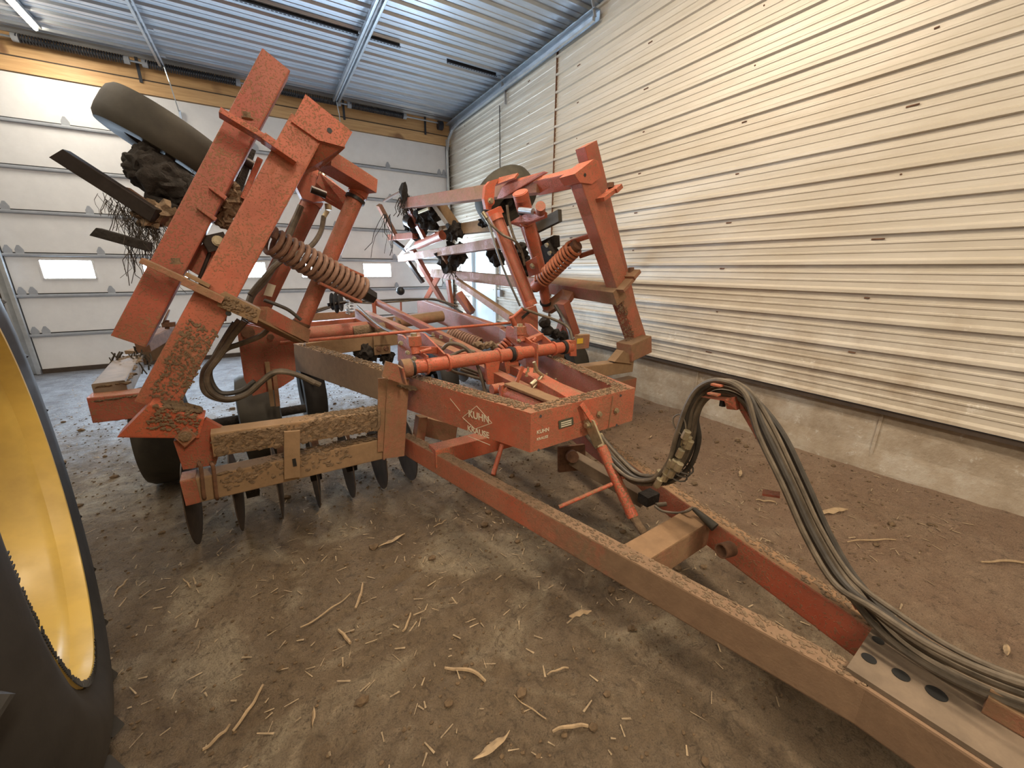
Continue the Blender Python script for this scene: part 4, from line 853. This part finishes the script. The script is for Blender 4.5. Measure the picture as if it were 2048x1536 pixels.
tube('hydraulic_hose', HR, [Q(648, 432, 3.7), Q(642, 462, 3.7), Q(626, 488, 3.65), Q(605, 502, 3.6), Q(560, 524, 3.5), Q(525, 560, 3.45), Q(500, 590, 3.4)], .019)
tube('hydraulic_hose', HR, [Q(602, 412, 3.72), Q(582, 460, 3.7), Q(560, 510, 3.65), Q(530, 560, 3.6), Q(503, 592, 3.5), Q(490, 640, 3.4)], .024, 'hose')
for k, pts in enumerate((((488, 642), (462, 678), (440, 712), (415, 748), (420, 780), (450, 797), (490, 790), (520, 765), (548, 745), (590, 748), (628, 766)), ((480, 640), (455, 672), (430, 715), (408, 745), (412, 785), (455, 800), (498, 785), (530, 758), (560, 742), (600, 752), (640, 770)), ((470, 645), (448, 680), (425, 722), (420, 755), (440, 785), (480, 782), (510, 762)), ((538, 656), (520, 672), (480, 688), (450, 700), (425, 730)), ((492, 640), (470, 665), (445, 695), (420, 735)), ((528, 600), (560, 612), (580, 622), (602, 640)))):
    tube('hydraulic_hose', HR, [Q(a, b, 3.05+.02*k) for a, b in pts], (.017, .019, .016, .017, .020, .012)[k], ('hose', 'hose', 'hose_black', 'hose', 'hose_black', 'hose_black')[k])
# ---- outer frame behind the left knuckle
u0 = 3.5
o = beam('outer_frame_beam', HR, Q(186, 815, u0), Q(330, 800, u0), .15, .17, 'red', bev=.008, hollow=.01); crumbs('caked_mud', o, Q(195, 797, u0), Q(300, 782, u0), .14, 300, .014)
o = beam('outer_frame_beam', HR, Q(222, 783, u0+.05), QZ(262, 722, .84), .16, .13, 'plate_brown', bev=.01); crumbs('caked_mud', o, Q(225, 770, u0+.05), QZ(262, 712, .9), .14, 260, .02)
beam('outer_frame_beam', HR, QZ(266, 716, .85), QZ(345, 690, .9), .13, .14, 'mud_beam', bev=.01); beam('outer_frame_beam', HR, QZ(285, 692, 1.0), QZ(340, 662, 1.05), .10, .11, 'rust', bev=.01)
roots('hanging_roots', HR, QZ(262, 706, .95), 30, .12, .12, r=.005)
o = cyl('scraper_disc', HR, Q(331, 633, 4.1), Q(334, 634, 4.1), .062, 'rust'); beam('disc_stem', HR, Q(334, 640, 4.1), Q(335, 658, 4.1), .03, .03, 'rust', ref=HU); beam('stem_bar', HR, Q(324, 650, 4.1), Q(352, 648, 4.1), .05, .035, 'rust')
# centre and outer ground wheels
CW = wq(517, 810, 3.6)
for c, R_, wd in ((H(3.95, -2.21, .39), .39, .30), (H(3.98, 2.05, .39), .39, .27), (H(3.95, CW, .39), .39, .30), (H(4.7, wq(632, 790, 4.4), .36), .36, .22), (H(4.4, .35, .36), .36, .24)):
    tyre(HR, c, HV, R_, .19, wd, 'tire_old' if abs(c.x+.5) < .4 or c.x > 3 else 'rubber')
cyl('wheel_axle', HR, H(3.98, -2.2, .39), H(3.98, -1.2, .39), .04, 'mud_dark')
# rear gangs in the shade under the frame
for sg, w_a in ((1, .55),):
    ga = cyl('rear_gang_axle', HR, H(5.2, w_a, .285), H(5.2, w_a+1.5, .285), .02, 'steel_dark')
    for k in range(7): blade(ga, H(5.2, w_a+.06+DW*k, .285), .28, HV*sg)
    beam('rear_gang_beam', HR, H(5.2, w_a-.1, .66), H(5.2, w_a+1.6, .66), .12, .12, 'mud_beam')
    for k in (1, 5): beam('rear_gang_hanger', HR, H(5.2, w_a+.17+DW*k, .62), H(5.2, w_a+.17+DW*k, .30), .05, .06, 'mud_dark')
link('mud_clump', (lambda b: ([add_sph(b, Q(x, y, 4.3), r_, (1, 1, 1.1), 3, .8, i+100) for i, (x, y, r_) in enumerate(((727, 700, .09), (740, 705, .09), (722, 712, .06), (772, 716, .07)))], b)[1])(B()), 'mud_dark', HR, smooth=True)
# ---- front: jack, stand foot, handle, safety strap
jt, jb = QW(1203, 893, .02), QW(1266, 1034, .02)
jk = cyl('tongue_jack', HR, jt, jb, .031, 'jack_red', seg=24); crumbs('caked_mud', jk, jt.lerp(jb, .6), jb, .05, 80, .008, ref=HU)
dj = (jb-jt).normalized(); cyl('jack_screw', jk, jb, QW(1288, 1066, .02), .022, 'mud', seg=16)
for s_ in (-1, 1):
    o = plate('jack_clevis', jk, [QW(1168, 842, .02+.04*s_), QW(1178, 836, .02+.04*s_), QW(1188, 842, .02+.04*s_), QW(1206, 886, .02+.04*s_), QW(1190, 894, .02+.04*s_)], .012, 'zinc', HV)
beam('clevis_web', jk, QW(1192, 870, .02), QW(1203, 893, .02), .08, .03, 'zinc', ref=HU); bolt(jk, QW(1176, 850, -.03), -HV, .016, .02)
cyl('jack_peg', jk, QW(1243, 955, .03), QW(1256, 953, .06), .009, 'red_clean')
cyl('jack_handle', jk, QW(1224, 968, -.01), QZ(1118, 1014, .42), .011, 'jack_red', seg=14)
beam('strap_bar', HR, Q(1163, 808, 1.50), Q(1192, 852, 1.44), .03, .01, 'red_clean', ref=HU, bev=.001)
fx = plate('foot_plate', HR, [Q(1117, 894, 1.88), Q(1168, 888, 1.86), Q(1170, 938, 1.86), Q(1117, 944, 1.88)], .02, 'rust', HU); link('foot_socket', add_cyl(B(), Q(1142, 912, 1.87), Q(1146, 914, 1.75), .05, .04, seg=16), 'rust', fx, smooth=True)
beam('stand_beam', HR, Q(1146, 916, 1.84), Q(1290, 1000, 1.30), .08, .085, 'plate_brown', bev=.004)
# bolts, holes, plates and lettering on the front frame
for px, py in ((1198, 828), (1232, 821)): bolt(HR, Q(px, py, 1.515), -HU, .014, .016)
for px, py in ((1081, 832), (1241, 791), (1077, 900), (1233, 850)): link('plate_hole', add_cyl(B(), Q(px, py, 1.519), Q(px, py, 1.517), .008, seg=12), 'black', HR)
beam('weld_bead', HR, Q(1226, 792, 1.517), Q(1217, 856, 1.517), .008, .008, 'red_muddy', ref=HU, bev=0)
dp = plate('maker_plate', HR, [Q(1117, 842, 1.516), Q(1146, 834, 1.516), Q(1147, 849, 1.516), Q(1118, 858, 1.516)], .004, 'decal_dark', HU)
for dy in (0, 4, 8): link('plate_text_line', add_plate(B(), [Q(1122, 845+dy, 1.513), Q(1143, 839+dy, 1.513), Q(1143, 841+dy, 1.513), Q(1122, 847+dy, 1.513)], .001), 'decal', dp)
fnt = None
def lettering(s, o_, xd, yd, size, par, mt='decal', name='lettering'):
    cu = bpy.data.curves.new(name, 'FONT'); cu.body = s; cu.size = size; cu.extrude = .0006; cu.align_x = 'CENTER'; cu.align_y = 'CENTER'; cu.offset = size*.018
    ob = bpy.data.objects.new(name, cu); COL.objects.link(ob); bpy.context.view_layer.update()
    me = bpy.data.meshes.new_from_object(ob.evaluated_get(bpy.context.evaluated_depsgraph_get())); bpy.data.objects.remove(ob)
    xd = V(xd).normalized(); n = xd.cross(V(yd)).normalized(); yv = n.cross(xd)
    mm = Matrix((xd, yv, n)).transposed().to_4x4(); mm.translation = o_; me.transform(mm); me.materials.clear(); me.materials.append(M[mt])
    for p in me.polygons: p.material_index = 0
    q = bpy.data.objects.new(name, me); COL.objects.link(q); q.parent = par
    if '_w' in par.keys(): q.matrix_parent_inverse = Matrix.Translation(-V(par['_w']))
    return q
# outer face plane of the left rail
ra, rb = H(1.5, -rail_w(1.5, .03), .832), H(2.75, -rail_w(2.75, .03), .805); rd = (ra-rb).normalized(); rn = rd.cross(HZ).normalized()
if rn.dot(CAMP-ra) < 0: rn = -rn
pf = ra+rn*.0515
def QR(px, py): return hitp(px, py, rn, rn.dot(pf))
lettering('KUHN', QR(957, 834), rd, HZ, .062, HR); lettering('KRAUSE', QR(956, 864), rd, HZ, .052, HR)
for a, b in (((925, 835), (953, 812)), ((953, 812), (984, 846)), ((984, 846), (950, 858)), ((950, 858), (925, 835)), ((900, 797), (920, 822)), ((936, 872), (980, 890))):
    A, Bp = QR(*a), QR(*b); link('decal_line', add_beam(B(), A, Bp, .0015, .0035, HZ, bev=0), 'decal', HR)
lettering('KUHN', Q(1086, 862, 1.5165), HV, HZ, .030, HR); lettering('KRAUSE', Q(1085, 876, 1.5165), HV, HZ, .022, HR)
# ---- hose bundle: under the frame, up over the stand, down the tongue
base_ = [(1190, 872, .06), (1225, 915, .06), (1270, 955, .05), (1318, 958, .05), (1356, 925, .05), (1376, 872, .05), (1386, 820, .05), (1410, 783, .05), (1450, 772, .05), (1496, 796, .05), (1540, 870, .05), (1590, 970, .05), (1642, 1080, .05), (1700, 1172, .04), (1780, 1248, .02), (1900, 1325, .0), (2060, 1392, .0), (2200, 1420, .0)]
HB = link('hose_bundle', add_tube(B(), smooth_path([QW(x, y, w) for x, y, w in base_], 8), .012, 8), 'hose', HR, smooth=True)
offs = [(-8, -4, -.03), (8, 6, .02), (-14, 3, .03), (14, -6, .05), (4, -12, -.02), (-3, 12, .0), (18, 8, .06), (-20, -2, -.05)]
for i, (ox, oy, ow) in enumerate(offs):
    pts = []
    for j, (x, y, w) in enumerate(base_):
        ph = math.sin(j*.9+i*1.7); spread = 1.0 if 3 < j < 8 else 1.35
        if j <= 3: spread = .8
        nx, ny = ox, oy
        if 6 <= j <= 9: nx, ny = ox*.4, oy*.9+ox*.35
        if j >= 14: nx, ny = ox*1.2, oy*2.0+ox*.9
        pts.append(QW(x+nx*spread+4*ph, y+ny*spread+2*ph, w+ow*spread))
    link('hose', add_tube(B(), smooth_path(pts, 8), (.0115, .0125, .010, .0125, .009, .0115, .0125, .0105)[i], 8), 'hose' if i % 3 else 'hose_black', HB, smooth=True)
for j in range(16): # couplers where the hoses join at the bend
    t_ = j/15; x = 1318+ (1384-1318)*t_+random.uniform(-10, 10); y = 962-(962-872)*t_**1.2+random.uniform(-10, 12); a = QW(x, y, -.0+random.uniform(-.03, .04)); dd = (QW(x+6, y-12, 0)-QW(x, y, 0)).normalized()
    link('coupler', add_cyl(B(), a-dd*.02, a+dd*.02, .017, seg=8), 'zinc', HB)
for (x, y) in ((1352, 945), (1358, 936), (1364, 930)):
    c = QW(x, y, .05); dd = (QW(x+10, y-14, .05)-c).normalized(); _, s_, n_ = frame_of(dd)
    link('cable_tie', add_tube(B(), [c+(s_*math.cos(k*.45)+n_*math.sin(k*.45))*.055 for k in range(15)], .004, 5), 'hose_black', HB, smooth=True)
tube('wire', HB, [QW(1372, 878, 0), QW(1350, 855, 0), QW(1347, 836, 0), QW(1360, 829, 0), QW(1370, 845, 0), QW(1372, 870, 0)], .0035, 'hose', 6, 6)
tube('wire', HB, [QW(1210, 880, .12), QW(1240, 915, .12), QW(1270, 945, .12), QW(1300, 950, .12)], .005, 'hose', 6, 6)
# stand that carries the bundle
st = beam('hose_stand', HR, QW(1472, 790, .07), QW(1720, 1215, .07), .035, .02, 'red', ref=HU, bev=.002)
plate('stand_head', st, [QW(1408, 792, .03), QW(1456, 796, .03), QW(1476, 792, .05), QW(1480, 818, .05), QW(1460, 816, .05), QW(1455, 800, .03)], .05, 'red_clean', HV); bolt(st, QW(1447, 796, .04), -HZ, .014, .035, 'black')
for a, b in (((1418, 786), (1438, 790)), ((1425, 768), (1444, 772))): link('clamp_strip', add_beam(B(), QW(*a, -.03), QW(*b, -.03), .03, .008, HZ, bev=.001), 'red_clean', st)
beam('stand_lug', st, QW(1525, 985, .05), QW(1560, 990, .07), .04, .01, 'red', bev=.001)
tube('rubber_boot', HR, [QZ(1388, 1018, .49), QZ(1408, 1035, .48), QZ(1430, 1055, .46)], lambda t: .012+.012*t, 'tire_old', 6, 10)
tube('cable', HR, [QZ(1310, 1012, .42), QZ(1325, 1022, .42), QZ(1355, 1026, .44), QZ(1375, 1022, .48), QZ(1386, 1015, .49)], .007, 'hose', 6, 8)
link('connector', add_box(B(), QZ(1297, 995, .40), .10, .07, .06), 'mud_dark', HR); cyl('connector_plug', HR, QZ(1312, 1010, .42), QZ(1332, 1008, .42), .012, 'hose')
# ================================================================== TRACTOR (only its wheel is in view)
ta = math.radians(-16); tn = V((math.cos(ta), -math.sin(ta), 0)); tt = V((math.sin(ta), math.cos(ta), 0)); TC = V((-.724, 1.735, 1.0))
TR = thing('tractor_wheel', 'big tractor wheel with yellow rim and black lugged tire at the left edge', 'wheel', (TC.x, TC.y, 0))
def lathe(nm, par, prof, mt, N=96, smooth=True):
    bm = B(); rg = [[bm.verts.new(TC+tn*x+(tt*math.cos(2*math.pi*i/N)+HZ*math.sin(2*math.pi*i/N))*r) for r, x in prof] for i in range(N)]
    for i in range(N):
        for k in range(len(prof)-1): bm.faces.new([rg[i][k], rg[i][k+1], rg[(i+1) % N][k+1], rg[(i+1) % N][k]])
    bmesh.ops.recalc_face_normals(bm, faces=bm.faces[:]); return link(nm, bm, mt, par, smooth=smooth)
ty = lathe('tire', TR, [(.625, -.05), (.632, -.01), (.645, .004), (.66, .006), (.70, .022), (.75, .028), (.80, .022), (.85, .005), (.89, -.015), (.925, -.045), (.945, -.08), (.955, -.20), (.958, -.30), (.955, -.38), (.945, -.46), (.89, -.52), (.80, -.545), (.70, -.52), (.64, -.47), (.625, -.44)], 'rubber')
rim = lathe('wheel_rim', TR, [(.640, .000), (.634, .010), (.622, .008), (.616, -.012), (.612, -.045), (.596, -.058), (.585, -.075), (.580, -.12), (.560, -.15), (.540, -.20), (.535, -.26), (.545, -.31), (.585, -.36), (.61, -.44), (.632, -.50)], 'yellow_rim')
lathe('wheel_disc', TR, [(.545, -.300), (.50, -.315), (.44, -.30), (.36, -.25), (.30, -.225), (.20, -.22), (.02, -.22)], 'yellow_rim')
link('wheel_hub', add_cyl(B(), TC-tn*.24, TC-tn*.10, .13, seg=32), 'yellow_rim', TR, smooth=True)
bm = B()
for k in range(8):
    a = 2*math.pi*k/8; p = TC-tn*.225+(tt*math.cos(a)+HZ*math.sin(a))*.20; add_cyl(bm, p, p+tn*.03, .018, seg=6)
link('wheel_bolts', bm, 'steel_dark', TR)
# knurled teeth around the bead seat
bm = B()
for k in range(95):
    a = math.radians(172+k*1.02)
    if k % 11 == 7: continue
    e = tt*math.cos(a)+HZ*math.sin(a); f = -tt*math.sin(a)+HZ*math.cos(a); L_ = .012+.010*random.random()
    p = TC+e*(.642-L_/2)+tn*.012; R3 = Matrix((f, e, tn)).transposed(); add_box(bm, p, .0035, L_, .003, R3)
link('rim_knurling', bm, 'black', rim, 'stuff')
# lugs
for k in range(22):
    for side in (1, -1):
        a0 = 2*math.pi*(k+(.5 if side < 0 else 0))/22; pts = []
        for q in range(6):
            s_ = q/5; a = a0+s_*.20; x = (.0-.25*s_) if side > 0 else (-.52+.25*s_); r = (.925 if q == 0 else .958)-.0*s_
            pts.append(TC+tn*(x-.01*(q == 0))+(tt*math.cos(a)+HZ*math.sin(a))*(r+.0))
        bm = B()
        for p, q2 in zip(pts, pts[1:]): add_beam(bm, p, q2, .05, .075, (p-TC-tn*(p-TC).dot(tn)), bev=.008)
        link('tread_lug', bm, 'rubber', TR)

# ================================================================== LOOSE CORN RESIDUE ON THE FLOOR
def on_floor(px, py, dz=.004):
    p = QZ(px, py, 0); p = QZ(px, py, floor_z(p.x, p.y)); return p+HZ*dz
def stalk(px, py, L, ang, r, lb, grp, mt='husk', leafy=False, bend=.06):
    c = on_floor(px, py); d = V((math.cos(ang), math.sin(ang), 0)); n = V((-d.y, d.x, 0)); pts = []
    for k in range(6):
        t_ = k/5-.5; q = c+d*(L*t_)+n*(bend*L*(t_*t_*4-.5)*(.6)); q.z = floor_z(q.x, q.y)+r*.7+.003+abs(.01*math.sin(k*2+px)); pts.append(q)
    bm = B()
    if leafy:
        sp_ = smooth_path(pts, 4); w = L*.11
        va = [bm.verts.new(p+n*(w*math.sin(math.pi*(i+.6)/(len(sp_)+.2)))+HZ*.004*math.sin(i)) for i, p in enumerate(sp_)]; vb = [bm.verts.new(p-n*(w*.8*math.sin(math.pi*(i+.6)/(len(sp_)+.2)))+HZ*.008) for i, p in enumerate(sp_)]; vm = [bm.verts.new(p+HZ*.010) for p in sp_]; vu = [bm.verts.new(p-HZ*.002) for p in sp_]
        for i in range(len(sp_)-1):
            bm.faces.new([va[i], vm[i], vm[i+1], va[i+1]]); bm.faces.new([vm[i], vb[i], vb[i+1], vm[i+1]]); bm.faces.new([va[i], va[i+1], vu[i+1], vu[i]]); bm.faces.new([vu[i], vu[i+1], vb[i+1], vb[i]])
    else:
        add_tube(bm, smooth_path(pts, 3), lambda t: r*(1-.5*abs(t-.4)), 6)
    o = link('corn_stalk' if not leafy else 'corn_husk', bm, mt, None, smooth=True); tag(o, lb, 'corn stalk' if not leafy else 'corn husk', grp); return o
LS = [(720, 1195, .26, 1.15, .010, 0, 'thick pale split corn stalk standing out in the middle of the dirt floor'),
      (655, 1225, .42, .35, .006, 0, 'long thin corn stalk lying left of the thick pale one'),
      (690, 1278, .18, 1.9, .011, 0, 'short stubby corn stalk end in front of the long thin stalk'),
      (930, 1345, .30, 2.35, .011, 0, 'frayed corn stalk with root end on the dirt near the tongue'),
      (1160, 1232, .20, 2.9, .010, 1, 'wide torn corn husk close to the tongue on the bare brown dirt'),
      (1140, 1462, .22, 2.7, .010, 0, 'bright cut corn stalk at the lower edge of the picture'),
      (985, 1500, .26, .1, .012, 1, 'curled grey corn husk at the bottom edge of the floor'),
      (1060, 1420, .24, 2.0, .004, 0, 'thin curved straw stem lying near the lower edge'),
      (500, 1420, .26, .9, .009, 0, 'brown corn stalk at the lower left beside the tire'),
      (628, 1440, .12, 1.4, .010, 1, 'small pale husk blade pointing at the camera'),
      (435, 1480, .15, .5, .009, 0, 'broken light stalk piece at the lower left, nearest the tire'),
      (785, 1085, .30, .25, .008, 1, 'flattened bundle of yellow straw in front of the disc blades'),
      (880, 1050, .16, .2, .006, 0, 'single straight pale stalk on the dirt between gang and tongue'),
      (1740, 1085, .50, 2.6, .007, 0, 'long pale husk ribbon on the dirt beside the ribbed wall'),
      (1665, 1025, .36, 2.7, .010, 1, 'pile-like pale corn husk just right of the hose bundle'),
      (2015, 1120, .40, 2.4, .010, 0, 'split stalk at the right edge on the reddish dirt'),
      (2010, 1305, .16, .2, .010, 1, 'folded white husk scrap at the right edge low down'),
      (1480, 950, .22, .5, .010, 1, 'pale husk on the dirt between the hose arch and the concrete wall'),
      (1300, 877, .14, .2, .010, 1, 'small husk on the dirt right of the red front frame'),
      (1530, 1005, .22, 2.4, .008, 0, 'stalk piece lying behind the hose stand'),
      (245, 1175, .14, 1.2, .007, 0, 'whitish stalk chip on the floor right of the big tire'),
      (375, 1170, .16, 2.0, .006, 0, 'small straw in front of the first disc blade'),
      (815, 1250, .16, .9, .008, 0, 'short straw beside small stones in the middle of the floor'),
      (1115, 1345, .16, 2.9, .006, 0, 'twig left of the tongue shadow')]
for px, py, L_, an, r_, lf, lb in LS: stalk(px, py, L_*.62, an, r_*.75, lb, None, leafy=bool(lf))
# countless small bits and clods
bm = B(); bmc = B()
for i in range(5200):
    x = random.uniform(-2.6, 3.95); y = random.uniform(.3, 8.8)
    if noise.noise(V((x*.8, y*.8, 5))) < -.12 and random.random() < .75: continue
    z = floor_z(x, y); L_ = random.uniform(.012, .06); a = random.uniform(0, 6.28); w = random.uniform(.0015, .005); d = V((math.cos(a), math.sin(a), random.uniform(-.1, .15))); n = V((-d.y, d.x, 0))*w
    p = V((x, y, z+.005)); v = [bm.verts.new(p-n-d*L_/2), bm.verts.new(p+n-d*L_/2), bm.verts.new(p+n*.6+d*L_/2+HZ*.004), bm.verts.new(p-n*.6+d*L_/2+HZ*.004)]; t_ = bm.verts.new(p+HZ*w)
    bm.faces.new(v)
    for k in range(4): bm.faces.new([v[k], v[(k+1) % 4], t_])
for i in range(5000):
    x = random.uniform(-2.2, 3.95); y = random.uniform(.4, 6.5); r_ = random.uniform(.003, .010)*(1+2.2*(random.random() < .04))
    add_sph(bmc, (x, y, floor_z(x, y)+r_*.3), r_, (1.1, .9, .6), 1, .5, i)
tag(link('crop_residue', bm, 'straw_dull', kind='stuff'), 'scattered chopped straw and husk bits all over the dirt floor', 'straw')
tag(link('dirt_clods', bmc, 'mud_spatter', kind='stuff'), 'small brown soil clods strewn over the dirt floor', 'soil')
# ================================================================== LIGHT
def area(x, y, z, sx, sy, p, col, rot=(0, 0, 0)):  # soft source added below each tube and before each pane
    l = bpy.data.lights.new('soft_source', 'AREA'); l.shape = 'RECTANGLE'; l.size = sx; l.size_y = sy; l.energy = p; l.color = col
    o = bpy.data.objects.new('soft_source', l); COL.objects.link(o); o.location = (x, y, z); o.rotation_euler = rot; return o
WARM = (1.0, .82, .62); COOL = (.62, .80, 1.0)
for x, y, p, lb in ((-2.12, 4.5, 30, 'tube light on the ceiling above the folded left wing side'), (-2.12, .9, 18, 'tube light on the ceiling above the tractor wheel'), (-2.12, -2.6, 70, 'tube light on the ceiling at the rear left of the shed'), (1.6, 3.1, 88, 'tube light on the ceiling above the harrow frame'), (1.0, -2.2, 150, 'tube light on the ceiling at the rear right of the shed')):
    lamp(x, y, lb, 2.4); area(x, y, ZC-.13, .35, 2.4, p, WARM)
area(-2.12, 8.12, ZC-.13, .2, 1.25, 30, (1, .9, .75))
# daylight pushed in by the door windows (one soft source in front of each row of panes)
for x in wx: area(x+WW/2, YD-.03, 1.615, .56, .26, 48, COOL, (math.radians(90), 0, math.radians(180)))
w = bpy.data.worlds.new('world'); S.world = w; w.use_nodes = True; w.node_tree.nodes['Background'].inputs[0].default_value = (.6, .7, .8, 1); w.node_tree.nodes['Background'].inputs[1].default_value = .3
for o in S.objects:
    if '_w' in o.keys(): del o['_w']
S.view_settings.view_transform = 'Standard'; S.view_settings.look = 'None'; S.view_settings.gamma = 1; S.view_settings.exposure = .6
S.view_settings.use_curve_mapping = False
